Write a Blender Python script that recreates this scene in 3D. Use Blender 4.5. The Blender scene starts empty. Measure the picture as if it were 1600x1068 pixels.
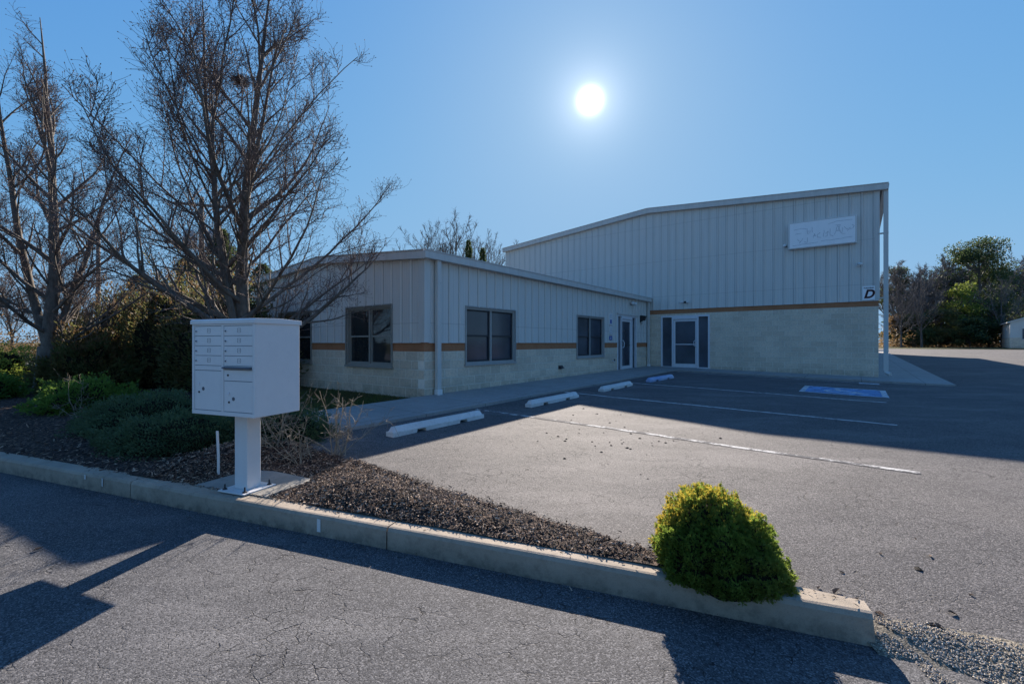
import bpy, bmesh, math, random
from mathutils import Vector, Matrix, noise
R = math.radians
S = bpy.context.scene
COL = S.collection
rnd = random.Random(7)

# ------------------------------------------------------------------ camera
cam_d = bpy.data.cameras.new('camera'); cam = bpy.data.objects.new('camera', cam_d); COL.objects.link(cam)
cam.location = (0, 0, 1.5); cam.rotation_euler = (R(90), 0, 0)
cam_d.lens = 16.0; cam_d.sensor_width = 36; cam_d.clip_start = 0.05; cam_d.clip_end = 3000
cam_d.shift_y = 0.0005
S.camera = cam

# ------------------------------------------------------------------ sky and sun
SUN = Vector((.1716, 1, .531)).normalized()
EL = math.asin(SUN.z); AZ = math.atan2(SUN.x, SUN.y)
w = bpy.data.worlds.new('World'); S.world = w; w.use_nodes = True
nt = w.node_tree; nt.nodes.clear()
out = nt.nodes.new('ShaderNodeOutputWorld'); bg = nt.nodes.new('ShaderNodeBackground')
sky = nt.nodes.new('ShaderNodeTexSky'); sky.sky_type = 'NISHITA'; sky.sun_disc = False
sky.sun_elevation = EL; sky.sun_rotation = AZ; sky.altitude = 0
sky.air_density = 1.0; sky.dust_density = 0.25; sky.ozone_density = 3.0
hs = nt.nodes.new('ShaderNodeHueSaturation'); hs.inputs['Saturation'].default_value = 1.12; hs.inputs['Hue'].default_value = 0.5
nt.links.new(sky.outputs[0], hs.inputs['Color']); 
# soft shoulder on the sky's brightness, so the clear blue stays blue towards the sun
sp = nt.nodes.new('ShaderNodeSeparateColor'); cb = nt.nodes.new('ShaderNodeCombineColor'); nt.links.new(hs.outputs[0], sp.inputs[0])
for i, (top, x0) in enumerate(((.26, 1.9), (.45, 1.9), (.68, 1.6))):
    a_ = nt.nodes.new('ShaderNodeMath'); a_.operation = 'DIVIDE'; nt.links.new(sp.outputs[i], a_.inputs[0]); a_.inputs[1].default_value = -x0
    b_ = nt.nodes.new('ShaderNodeMath'); b_.operation = 'EXPONENT'; nt.links.new(a_.outputs[0], b_.inputs[0])
    c_ = nt.nodes.new('ShaderNodeMath'); c_.operation = 'MULTIPLY_ADD'; nt.links.new(b_.outputs[0], c_.inputs[0]); c_.inputs[1].default_value = -top / .17; c_.inputs[2].default_value = top / .17
    nt.links.new(c_.outputs[0], cb.inputs[i])
nt.links.new(cb.outputs[0], bg.inputs[0])
bg.inputs[1].default_value = 0.085
# the sun itself, a bright disc with its aureole, at the lamp's direction
tc = nt.nodes.new('ShaderNodeTexCoord'); dot = nt.nodes.new('ShaderNodeVectorMath'); dot.operation = 'DOT_PRODUCT'
nrm = nt.nodes.new('ShaderNodeVectorMath'); nrm.operation = 'NORMALIZE'
nt.links.new(tc.outputs['Generated'], nrm.inputs[0]); nt.links.new(nrm.outputs[0], dot.inputs[0]); dot.inputs[1].default_value = SUN
def wm(op, a, b=None):
    n = nt.nodes.new('ShaderNodeMath'); n.operation = op
    for i, v in enumerate((a, b)):
        if v is None: continue
        if hasattr(v, 'type') and not isinstance(v, (int, float)): nt.links.new(v, n.inputs[i])
        else: n.inputs[i].default_value = v
    return n.outputs[0]
ang = wm('ARCCOSINE', wm('MINIMUM', dot.outputs['Value'], 1.0))
g1 = wm('MULTIPLY', wm('EXPONENT', wm('MULTIPLY', wm('POWER', wm('DIVIDE', ang, R(.88)), 2.0), -1.0)), 2.2)
g2 = wm('MULTIPLY', wm('EXPONENT', wm('DIVIDE', ang, -R(2.1))), 0.34)
g3 = wm('MULTIPLY', wm('EXPONENT', wm('DIVIDE', ang, -R(10))), 0.035)
glow = wm('ADD', wm('ADD', g1, g2), g3)
bg2 = nt.nodes.new('ShaderNodeBackground'); bg2.inputs[0].default_value = (1, .98, .94, 1)
nt.links.new(glow, bg2.inputs[1])
ad = nt.nodes.new('ShaderNodeAddShader'); nt.links.new(bg.outputs[0], ad.inputs[0]); nt.links.new(bg2.outputs[0], ad.inputs[1])
nt.links.new(ad.outputs[0], out.inputs[0])
sl = bpy.data.lights.new('sun', 'SUN'); sl.energy = 5.0; sl.angle = R(0.53); sl.color = (1, .89, .77)
so = bpy.data.objects.new('sun', sl); COL.objects.link(so); so.rotation_euler = SUN.to_track_quat('Z', 'Y').to_euler()
so.location = (0, 0, 30)
S.view_settings.view_transform = 'Standard'; S.view_settings.look = 'None'
S.view_settings.exposure = 1.2; S.view_settings.gamma = 1
S.render.engine = 'CYCLES'

# ------------------------------------------------------------------ node helpers
class M:
    def __init__(s, name, rough=.8, spec=.3):
        s.m = bpy.data.materials.new(name); s.m.use_nodes = True
        s.t = s.m.node_tree; s.b = s.t.nodes['Principled BSDF']
        s.b.inputs['Roughness'].default_value = rough; s.b.inputs['Specular IOR Level'].default_value = spec
    def n(s, typ, ins=None, **props):
        n = s.t.nodes.new('ShaderNode' + typ)
        for k, v in props.items(): setattr(n, k, v)
        for k, v in (ins or {}).items(): s.put(n.inputs[k], v)
        return n
    def put(s, sock, v):
        if isinstance(v, bpy.types.NodeSocket): s.t.links.new(v, sock)
        elif isinstance(v, bpy.types.Node): s.t.links.new(v.outputs[0], sock)
        else:
            if isinstance(v, tuple) and len(v) == 3 and sock.type == 'RGBA': v = (*v, 1)
            sock.default_value = v
    def math(s, op, a, b=0.0, c=None):
        n = s.n('Math', {0: a, 1: b}, operation=op)
        if c is not None: s.put(n.inputs[2], c)
        return n.outputs[0]
    def obj(s): return s.n('TexCoord').outputs['Object']
    def map(s, v, scale=(1, 1, 1), loc=(0, 0, 0), rot=(0, 0, 0)):
        return s.n('Mapping', {'Vector': v, 'Scale': scale, 'Location': loc, 'Rotation': rot}).outputs[0]
    def noise(s, v, scale, detail=4, rough=.6, dist=0): return s.n('TexNoise', {'Vector': v, 'Scale': scale, 'Detail': detail, 'Roughness': rough, 'Distortion': dist}).outputs['Fac']
    def ramp(s, f, *stops):
        n = s.n('ValToRGB', {'Fac': f}); e = n.color_ramp.elements
        while len(e) < len(stops): e.new(.5)
        for el, (p, c) in zip(e, stops):
            el.position = p; el.color = (*c, 1) if isinstance(c, tuple) else (c, c, c, 1)
        return n.outputs[0]
    def rng(s, f, a, b, c=0., d=1.): return s.n('MapRange', {0: f, 1: a, 2: b, 3: c, 4: d}).outputs[0]
    def mix(s, f, a, b, bt='MIX'):
        n = s.n('Mix', data_type='RGBA', blend_type=bt)
        s.put(n.inputs[0], f); s.put(n.inputs[6], a); s.put(n.inputs[7], b); return n.outputs[2]
    def col(s, v): s.put(s.b.inputs['Base Color'], v)
    def rgh(s, v): s.put(s.b.inputs['Roughness'], v)
    def bump(s, h, strength=.5, dist=.01, prev=None):
        n = s.n('Bump', {'Height': h, 'Strength': strength, 'Distance': dist})
        if prev is not None: s.put(n.inputs['Normal'], prev)
        s.put(s.b.inputs['Normal'], n.outputs[0]); return n.outputs[0]

def asphalt(name, base, tint, crack=.6):
    m = M(name, .85, .2); v = m.obj()
    big = m.noise(v, .45, 5, .6); med = m.noise(v, 1.3, 6, .7)
    c = m.mix(m.rng(big, .35, .68), base, tint)
    c = m.mix(m.rng(med, .42, .62, 0, .5), c, tuple(x * .62 for x in base))
    c = m.mix(m.rng(m.noise(m.map(v, (.5, 1.6, 1), rot=(0, 0, -.6)), .9, 5, .65), .5, .66, 0, .6), c, tuple(x * 1.55 for x in tint))
    vo = m.n('TexVoronoi', {'Vector': v, 'Scale': 150.}); st = m.n('SeparateColor', {'Color': vo.outputs['Color']})
    c = m.mix(m.rng(st.outputs[0], .55, 1., 0, .75), c, tuple(min(1, x * 2.3) for x in tint))
    c = m.mix(m.rng(st.outputs[1], .72, .78, 0, .8), c, tuple(x * .35 for x in base))
    fine = m.noise(v, 210., 3, .7)
    c = m.mix(m.rng(fine, .35, .65, .0, .5), c, tuple(x * .5 for x in base))
    # cracks
    vd = m.n('TexNoise', {'Vector': v, 'Scale': 3., 'Detail': 5.}).outputs['Color']
    vv = m.n('VectorMath', {0: v, 1: m.n('VectorMath', {0: vd, 'Scale': .35}, operation='SCALE').outputs[0]}, operation='ADD').outputs[0]
    ed = m.n('TexVoronoi', {'Vector': vv, 'Scale': 5.5}, feature='DISTANCE_TO_EDGE').outputs['Distance']
    ln = m.rng(ed, .0, .022, 1., 0.); mk = m.rng(m.noise(v, 1.1, 3, .6), .42, .58); mk2 = m.rng(m.noise(v, 7., 2, .5), .45, .52)
    cr = m.math('MULTIPLY', m.math('MULTIPLY', ln, mk), m.math('MULTIPLY', mk2, crack))
    ed2 = m.n('TexVoronoi', {'Vector': m.n('VectorMath', {0: v, 1: m.n('VectorMath', {0: vd, 'Scale': .12}, operation='SCALE').outputs[0]}, operation='ADD').outputs[0], 'Scale': 24.}, feature='DISTANCE_TO_EDGE').outputs['Distance']
    cr2 = m.math('MULTIPLY', m.math('MULTIPLY', m.rng(ed2, .0, .06, 1., 0.), m.rng(m.noise(v, 16., 2, .5), .54, .6)), m.math('MULTIPLY', m.rng(m.noise(v, 1.6, 3, .6), .45, .62, .0, .75), .7))
    cr = m.math('MAXIMUM', cr, cr2)
    c = m.mix(cr, c, (.010, .010, .011))
    m.col(c)
    h = m.math('ADD', m.math('MULTIPLY', vo.outputs['Distance'], -.8), m.math('MULTIPLY', fine, .7))
    h = m.math('SUBTRACT', h, m.math('MULTIPLY', cr, 3.))
    m.bump(h, .55, .004)
    return m.m

def concrete(name, a, b, joints=0, spec=.3, grit=False):
    m = M(name, .85, spec); v = m.obj()
    c = m.mix(m.rng(m.noise(v, 1.8, 6, .65), .3, .7), a, b)
    c = m.mix(m.rng(m.noise(v, 14., 5, .7), .5, .78, 0, .55), c, tuple(x * .5 for x in a))
    c = m.mix(m.rng(m.noise(v, 160., 2, .6), .55, .7, 0, .35), c, tuple(x * .55 for x in a))
    h = m.math('ADD', m.noise(v, 160., 3, .7), m.math('MULTIPLY', m.noise(v, 12., 4, .6), 2.))
    if joints:
        x = m.n('SeparateXYZ', {0: v}).outputs
        for ax in (0, 1):
            f = m.math('ABSOLUTE', m.math('SUBTRACT', m.math('FRACT', m.math('DIVIDE', m.math('ADD', x[ax], 50.13), joints)), .5))
            j = m.math('GREATER_THAN', f, .5 - .006 / joints)
            c = m.mix(m.math('MULTIPLY', j, .75), c, (.03, .03, .035)); h = m.math('SUBTRACT', h, m.math('MULTIPLY', j, 3.))
    if grit:      # road grit clinging to the foot of the face, and rusty stains
        zz = m.n('SeparateXYZ', {0: v}).outputs[2]; g = m.math('MULTIPLY', m.rng(zz, .0, .09, 1., 0.), m.rng(m.noise(v, 7., 5, .7), .35, .6))
        c = m.mix(m.math('MULTIPLY', g, .6), c, (.05, .048, .045)); c = m.mix(m.rng(m.noise(v, 3.1, 6, .75), .58, .75, 0, .5), c, (.10, .09, .075))
    m.col(c); m.bump(h, .5, .004); return m.m

def block(name, axis):
    m = M(name, .92, .15); v = m.obj(); x = m.n('SeparateXYZ', {0: v}).outputs
    u = m.n('CombineXYZ', {0: x[axis], 1: x[2], 2: 0.}).outputs[0]
    br = m.n('TexBrick', {'Vector': u, 'Color1': (.66, .54, .41), 'Color2': (.80, .665, .51), 'Mortar': (.88, .84, .76), 'Scale': 1., 'Mortar Size': .008,
                          'Mortar Smooth': .2, 'Bias': 0., 'Brick Width': .406, 'Row Height': .2}, offset=.5)
    c = br.outputs['Color']; v2 = v
    r1 = m.noise(v2, 17., 6, .8); r2 = m.noise(v2, 75., 4, .7)
    c = m.mix(m.rng(r1, .46, .66, 0, .6), c, (.36, .30, .25))
    c = m.mix(m.rng(r2, .5, .66, 0, .45), c, (.90, .78, .62))
    c = m.mix(m.rng(m.noise(v2, .9, 4, .6), .45, .75, 0, .3), c, (.25, .24, .2))
    # damp, dirty foot of the wall
    dirt = m.math('MULTIPLY', m.rng(x[2], .0, .35, 1., 0.), m.rng(m.noise(v2, 3., 4, .7), .35, .65))
    c = m.mix(m.math('MULTIPLY', dirt, .5), c, (.13, .13, .09))
    c = m.mix(m.math('MULTIPLY', br.outputs['Fac'], .6), c, (.88, .79, .66))
    m.col(c)
    h = m.math('ADD', m.math('MULTIPLY', r1, 1.6), m.math('MULTIPLY', r2, .8)); h = m.math('SUBTRACT', h, m.math('MULTIPLY', br.outputs['Fac'], .9))
    m.bump(h, .9, .014); return m.m

def paint(name, c, rough=.5, dirt=.25, scale=1.3, streak=True, metal=0., spec=.4):
    m = M(name, rough, spec); v = m.obj(); m.b.inputs['Metallic'].default_value = metal
    vs = m.map(v, (6, 6, .5)) if streak else v
    f = m.noise(vs, scale, 5, .65)
    cc = m.mix(m.rng(f, .42, .78, 0, dirt), c, tuple(x * .55 for x in c))
    cc = m.mix(m.rng(m.noise(v, 40., 3, .6), .6, .75, 0, dirt * .6), cc, tuple(x * .6 for x in c))
    m.col(cc); m.rgh(m.rng(f, .3, .7, rough - .08, rough + .12)); m.bump(m.noise(v, 2.2, 3, .5), .06, .02); return m.m

def siding(name, axis=None, sgn=1., phase=0.):
    m = M(name, .5, .4); v = m.obj(); c0 = (.64, .62, .575)
    x = m.n('SeparateXYZ', {0: v}).outputs
    f = m.noise(m.map(v, (5, 5, .35)), 1.6, 6, .7)
    c = m.mix(m.rng(f, .42, .75, 0, .35), c0, (.48, .465, .43))
    c = m.mix(m.rng(m.noise(v, .5, 3, .6), .4, .7, 0, .3), c, (.56, .55, .53))
    # rows of faint screw lines every 1.6 m with a little rust below them
    fr = m.math('ABSOLUTE', m.math('SUBTRACT', m.math('FRACT', m.math('DIVIDE', m.math('ADD', x[2], .7), 1.55)), .5))
    ln = m.math('LESS_THAN', fr, .006); c = m.mix(m.math('MULTIPLY', ln, .3), c, (.2, .19, .18))
    if axis is not None:      # dark lines along ribs and grooves, their shade painted into the colour
        f2 = m.math('FRACT', m.math('DIVIDE', m.math('ADD', m.math('MULTIPLY', x[axis], sgn), phase + 33.5), .335))
        for at_, wd, k in ((.765, .022, .62), (.95, .018, .3), (.30, .012, .18), (.52, .012, .18)):
            ln = m.math('LESS_THAN', m.math('ABSOLUTE', m.math('SUBTRACT', f2, at_)), wd)
            c = m.mix(m.math('MULTIPLY', ln, m.rng(m.noise(m.map(v, (2, 2, .8)), 3., 3, .6), .3, .6, k * .65, k)), c, (.10, .11, .12))
    m.col(c); m.bump(m.noise(m.map(v, (3, 3, .6)), 1.8, 3, .5), .1, .03); return m.m

def leafmat(name, c1, c2, c3=None, trans=.35, rough=.6):
    m = M(name, rough, .3); g = m.n('NewGeometry').outputs['Random Per Island']
    v = m.obj()
    c = m.mix(g, c1, c2); c = m.mix(m.rng(m.noise(v, 2.2, 3, .6), .42, .62), c, c3 or tuple(x * .6 for x in c1))
    m.col(c)
    tr = m.n('BsdfTranslucent', {'Color': m.mix(.5, c, tuple(min(1, x * 2.2) for x in c2))})
    mx = m.n('MixShader', {0: trans, 1: m.b.outputs[0], 2: tr.outputs[0]})
    o = [n for n in m.t.nodes if n.type == 'OUTPUT_MATERIAL'][0]; m.t.links.new(mx.outputs[0], o.inputs[0]); return m.m

def bark(name, c1, c2, sc=12., spec=.25):
    m = M(name, .85, spec); v = m.obj()
    f = m.noise(m.map(v, (1, 1, .35)), sc, 6, .7)
    m.col(m.mix(m.rng(f, .35, .7), c1, c2)); m.bump(f, .6, .015); return m.m

def chips(name, cs):
    m = M(name, .8, .35); g = m.n('NewGeometry').outputs['Random Per Island']
    m.col(m.ramp(g, *[(i / len(cs), c) for i, c in enumerate(cs)])); return m.m

def glass(name, c, rough=.06, spec=.5):
    m = M(name, rough, spec); v = m.obj()
    m.col(m.mix(m.rng(m.noise(v, .9, 3, .5), .35, .7), c, tuple(x * 1.9 for x in c)))
    m.bump(m.noise(v, 1.1, 2, .5), .06, .03); return m.m

MAT = {}
MAT['road'] = asphalt('road_asphalt', (.082, .083, .090), (.132, .128, .127), .9)
MAT['lot'] = asphalt('lot_asphalt', (.092, .089, .093), (.155, .143, .136), .8)
MAT['kerb'] = concrete('kerb_concrete', (.285, .235, .18), (.41, .34, .265), grit=True)
MAT['walk'] = concrete('walk_concrete', (.28, .27, .255), (.35, .34, .32), 1.52)
MAT['pad'] = concrete('pad_concrete', (.23, .215, .19), (.32, .30, .265))
MAT['stop'] = concrete('stop_paint', (.55, .54, .52), (.72, .71, .69))
MAT['stopblue'] = concrete('stop_blue', (.16, .27, .52), (.55, .60, .70))
MAT['blockx'] = block('block_front', 0); MAT['blocky'] = block('block_side', 1)
MAT['side'] = siding('metal_siding'); MAT['sidef'] = siding('siding_front', 0, 1., -.12); MAT['sideg'] = siding('siding_gable', 1, 1., -.12); MAT['sideb'] = siding('siding_hall', 1, -1., 8.1)
MAT['trim'] = paint('pale_trim', (.58, .565, .53), .45, .35)
MAT['wframe'] = paint('window_trim', (.36, .355, .34), .45, .3)
MAT['white'] = paint('white_paint', (.72, .72, .71), .45, .3)
MAT['mail'] = paint('mailbox_paint', (.70, .69, .68), .4, .26, 2., streak=False)
MAT['mailedge'] = paint('mailbox_seam', (.10, .11, .13), .6, .2)
MAT['roof'] = paint('roof_metal', (.34, .36, .37), .45, .35)
MAT['dark'] = paint('dark_metal', (.03, .03, .035), .45, .2)
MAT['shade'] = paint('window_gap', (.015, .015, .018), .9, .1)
MAT['frame'] = paint('window_frame', (.27, .26, .23), .5, .25)
MAT['alum'] = paint('aluminium', (.66, .67, .70), .4, .15)
MAT['orange'] = concrete('orange_course', (.36, .15, .07), (.44, .20, .10))
MAT['glassf'] = glass('front_glass', (.035, .042, .056), .1, .5)
MAT['glassh'] = glass('hall_glass', (.05, .06, .075), .12, .5)
MAT['glassl'] = glass('side_glass', (.018, .02, .022), .03, .6)
MAT['blind'] = paint('blind', (.16, .17, .19), .7, .1)
MAT['black'] = paint('black_print', (.012, .012, .014), .6, .1)
MAT['ghost'] = paint('glue_trace', (.40, .43, .48), .7, .1)
MAT['sign'] = paint('sign_white', (.86, .87, .88), .4, .12)
MAT['blue'] = paint('blue_print', (.03, .09, .35), .6, .15)
MAT['red'] = paint('red_print', (.25, .03, .03), .6, .1)
MAT['wood'] = bark('pole_wood', (.12, .10, .085), (.2, .17, .14), 6.)
MAT['insul'] = paint('transformer_paint', (.42, .44, .46), .5, .2)

def linemat(name, c, wear=.5, sc=9., gaps=1.):
    m = M(name, .9, .1); v = m.obj()
    f = m.math('MAXIMUM', m.math('MAXIMUM', m.rng(m.noise(v, sc, 6, .8), .5, .56), m.rng(m.noise(v, 3.3, 4, .7), .49, .53, 0, gaps)), m.rng(m.noise(v, 90., 2, .7), .56, .62, 0, .8))
    m.col(m.mix(m.math('MULTIPLY', f, wear), c, (.09, .088, .092))); m.bump(m.noise(v, 150., 3, .7), .5, .004); return m.m
MAT['line'] = linemat('line_paint', (.55, .54, .52), .95)
MAT['line2'] = linemat('fresh_line_paint', (.62, .61, .59), .7, 9., .3)
MAT['lineb'] = linemat('blue_line_paint', (.20, .36, .62), .7, 5., .4)
MAT['linew'] = linemat('white_emblem_paint', (.62, .64, .66), .6, 6., .3)

def groundmat():
    m = M('lawn_soil', .95, .1); v = m.obj()
    c = m.mix(m.rng(m.noise(v, .5, 5, .65), .35, .65), (.045, .06, .02), (.10, .085, .045))
    c = m.mix(m.rng(m.noise(v, 25., 5, .7), .45, .7), c, (.03, .04, .016)); m.col(c)
    m.bump(m.noise(v, 40., 5, .7), 1., .04); return m.m
MAT['ground'] = groundmat()
def mulchmat():
    m = M('mulch_bed', .9, .2); v = m.obj()
    vo = m.n('TexVoronoi', {'Vector': m.map(v, (60, 25, 25), rot=(0, 0, .6)), 'Scale': 1.}); st = m.n('SeparateColor', {'Color': vo.outputs['Color']}).outputs
    c = m.ramp(st[0], (0, (.012, .010, .010)), (.5, (.05, .032, .026)), (.8, (.10, .065, .05)), (1, (.2, .14, .11)))
    m.col(c); m.bump(m.math('ADD', st[1], m.noise(v, 50., 4, .7)), 1., .03); return m.m
MAT['mulch'] = mulchmat()
MAT['chip'] = chips('mulch_chips', [(.018, .012, .010), (.07, .044, .034), (.025, .018, .016), (.15, .086, .056), (.045, .028, .023), (.26, .165, .11), (.10, .058, .040), (.44, .32, .23)])
MAT['gravel'] = chips('gravel_stones', [(.42, .36, .28), (.24, .20, .16), (.58, .52, .43), (.15, .13, .12), (.48, .38, .25), (.33, .29, .25)])
MAT['gravelbed'] = asphalt('gravel_bed', (.15, .13, .10), (.27, .235, .18), .3)
MAT['grass'] = leafmat('grass_blades', (.05, .085, .02), (.11, .13, .035), (.09, .08, .035), .3)
MAT['barkp'] = bark('pear_bark', (.08, .068, .058), (.20, .175, .15))
MAT['twig'] = bark('pear_twig', (.085, .06, .055), (.22, .165, .145), 20.)
MAT['barkf'] = bark('far_bark', (.07, .06, .055), (.16, .14, .13))
MAT['twigf'] = bark('far_twig', (.13, .11, .10), (.22, .19, .18), 5.)
MAT['cane'] = bark('bare_cane', (.14, .115, .085), (.32, .28, .22), 15.)
MAT['arb'] = leafmat('arborvitae_leaf', (.075, .125, .02), (.15, .21, .035), (.13, .15, .03), .5)
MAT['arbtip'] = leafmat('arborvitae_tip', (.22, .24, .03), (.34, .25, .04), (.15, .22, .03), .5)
MAT['jun'] = leafmat('juniper_leaf', (.06, .105, .05), (.11, .16, .08), (.045, .075, .03), .3)
MAT['holly'] = leafmat('shrub_leaf', (.06, .13, .02), (.14, .22, .04), (.04, .09, .015), .4)
MAT['hedge'] = leafmat('yew_leaf', (.055, .08, .028), (.12, .125, .045), (.12, .085, .03), .4)
MAT['pine'] = leafmat('pine_leaf', (.035, .062, .025), (.07, .10, .034), (.055, .068, .025), .3)
MAT['olive'] = leafmat('laurel_leaf', (.12, .17, .03), (.22, .26, .05), (.07, .105, .022), .4)
MAT['brown'] = leafmat('brown_leaf', (.11, .075, .035), (.19, .12, .055), (.07, .055, .028), .35)
MAT['core'] = paint('dark_core', (.018, .018, .012), .95, .2, spec=.05)  # near-black, stands in for the shade deep inside shrubs

# ------------------------------------------------------------------ mesh helpers
class MB:
    def __init__(s): s.v = []; s.f = []; s.sm = False
    def quad(s, *p): i = len(s.v); s.v += [tuple(q) for q in p]; s.f.append(tuple(range(i, i + len(p)))); return s
    def box(s, x0, x1, y0, y1, z0, z1):
        i = len(s.v); s.v += [(x, y, z) for z in (z0, z1) for y in (y0, y1) for x in (x0, x1)]
        s.f += [tuple(i + k for k in q) for q in ((0, 2, 3, 1), (4, 5, 7, 6), (0, 1, 5, 4), (2, 6, 7, 3), (0, 4, 6, 2), (1, 3, 7, 5))]; return s
    def prism(s, prof, a, b, fn):          # closed profile swept from a to b; fn(u,v,w)->xyz
        i = len(s.v); n = len(prof)
        s.v += [fn(u, v, a) for u, v in prof] + [fn(u, v, b) for u, v in prof]
        for k in range(n): s.f.append((i + k, i + (k + 1) % n, i + n + (k + 1) % n, i + n + k))
        s.f.append(tuple(i + k for k in reversed(range(n)))); s.f.append(tuple(i + n + k for k in range(n))); return s
    def path(s, pts, rad, n=5, cap=True):
        i0 = len(s.v); pts = [Vector(p) for p in pts]; prev = None
        for k, p in enumerate(pts):
            d = (pts[min(k + 1, len(pts) - 1)] - pts[max(k - 1, 0)])
            if d.length < 1e-9: d = Vector((0, 0, 1))
            d.normalize()
            if prev is None: a = d.orthogonal().normalized()
            else:
                a = prev - d * prev.dot(d); a = a.normalized() if a.length > 1e-6 else d.orthogonal().normalized()
            prev = a; b = d.cross(a); r = rad[k]
            for j in range(n):
                q = p + (a * math.cos(j * 2 * math.pi / n) + b * math.sin(j * 2 * math.pi / n)) * r; s.v.append((q.x, q.y, q.z))
        for k in range(len(pts) - 1):
            for j in range(n):
                s.f.append((i0 + k * n + j, i0 + k * n + (j + 1) % n, i0 + (k + 1) * n + (j + 1) % n, i0 + (k + 1) * n + j))
        if cap and n > 2:
            s.f.append(tuple(i0 + j for j in reversed(range(n)))); s.f.append(tuple(i0 + (len(pts) - 1) * n + j for j in range(n)))
        return s
    def build(s, name, mat, parent=None, loc=None, rz=0., off=None, smooth=False, bevel=0.):
        me = bpy.data.meshes.new(name)
        v = s.v if off is None else [(a + off[0], b + off[1], c + off[2]) for a, b, c in s.v]
        me.from_pydata(v, [], s.f); me.update()
        if smooth: me.shade_smooth()
        o = bpy.data.objects.new(name, me); COL.objects.link(o); me.materials.append(MAT[mat] if isinstance(mat, str) else mat)
        if parent: o.parent = parent
        if loc is not None: o.location = loc
        if rz: o.rotation_euler = (0, 0, rz)
        if bevel:
            b = o.modifiers.new('bevel', 'BEVEL'); b.width = bevel; b.segments = 2; b.limit_method = 'ANGLE'
        return o
def tag(o, label, cat, group=None, kind=None):
    if kind: o['kind'] = kind
    if label: o['label'] = label
    if cat: o['category'] = cat
    if group: o['group'] = group
    return o
def struct(o): o['kind'] = 'structure'; return o
def stuff(o, label, cat): return tag(o, label, cat, None, 'stuff')
def empty(name, loc, label, cat, group=None, rz=0.):
    o = bpy.data.objects.new(name, None); COL.objects.link(o); o.location = loc; o.rotation_euler = (0, 0, rz); o.empty_display_size = .2
    return tag(o, label, cat, group)
def copy_tree(o, parent=None):
    c = o.copy(); COL.objects.link(c)
    if parent: c.parent = parent
    for ch in o.children: copy_tree(ch, c)
    return c
def text_mesh(name, txt, size, mat, parent, fn, shear=0., depth=.003, bold=0.):
    cu = bpy.data.curves.new(name, 'FONT'); cu.body = txt; cu.size = size; cu.align_x = 'CENTER'; cu.align_y = 'CENTER'; cu.shear = shear; cu.extrude = depth; cu.offset = bold
    to = bpy.data.objects.new(name, cu); COL.objects.link(to); bpy.context.view_layer.update()
    me = bpy.data.meshes.new_from_object(to.evaluated_get(bpy.context.evaluated_depsgraph_get())); bpy.data.objects.remove(to)
    for v in me.vertices: v.co = Vector(fn(v.co.x, v.co.y, v.co.z))
    o = bpy.data.objects.new(name, me); COL.objects.link(o); me.materials.clear(); me.materials.append(MAT[mat]); o.parent = parent; return o

# ------------------------------------------------------------------ frames of reference
A = Vector((-1.89, 9.80)); D1 = Vector((.602, .7985)); DP = Vector((.7985, -.602)); BA = math.atan2(D1.y, D1.x)
def T(t, p): return A + D1 * t + DP * p
def TI(x, y): r = Vector((x, y)) - A; return r.dot(D1), r.dot(DP)
O = Vector((0, 2.95)); E = Vector((.9307, -.3658)); NN = Vector((.3658, .9307)); CA = math.atan2(E.y, E.x)
def Q(r, q): return O + E * r + NN * q
def QI(x, y): v = Vector((x, y)) - O; return v.dot(E), v.dot(NN)
R_END = 1.945
def sst(a, b, x): x = min(1, max(0, (x - a) / (b - a))); return x * x * (3 - 2 * x)
def base_z(t, p):
    t = min(75, max(-12, t)); return .25 + .008 * min(t, 15) + .010 * max(t - 15, 0) - .02 * (min(9, max(p, 0)) - 2.5)
def zlot(x, y):
    t, p = TI(x, y); r, q = QI(x, y); z = base_z(t, p)
    k = sst(R_END - .9, R_END + .05, r); wq = sst(-.8, 1.8, q)
    z = z * (1 - k + k * wq) - .004 * k + .012 * noise.noise(Vector((x * .5, y * .5, 0)))
    return z + .006
def zbed(x, y):
    r, q = QI(x, y)
    pd = max(0, 1 - math.hypot(x + 2.5, y - 4.35) / 1.0)
    z = .145 - .0 * min(1, pd * 3) + .13 * (1 - min(1, pd * 2.2)) * sst(.15, 1.8, q) + .035 * noise.noise(Vector((x * .8, y * .8, 3))) * sst(.1, .6, q) + .012 * noise.noise(Vector((x * 5, y * 5, 3)))
    t, p = TI(x, y)
    if pd > .42: return .152
    if p > 1.5: z += (1 - min(1, pd * 2.2)) * .085 * sst(-3.85, -4.3, t) * sst(.1, .45, q) * sst(1.7, .6, r) + .02 * (pd == 0)
    return z
def zground(x, y):
    t, p = TI(x, y); r, q = QI(x, y)
    return -.05 + (base_z(t, p) - .035 + .05) * sst(.1, 1.2, q) - (.1 if (t < -3.7 and q < 2.2 and p > 1.2 and r < 1.6) else 0)
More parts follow.
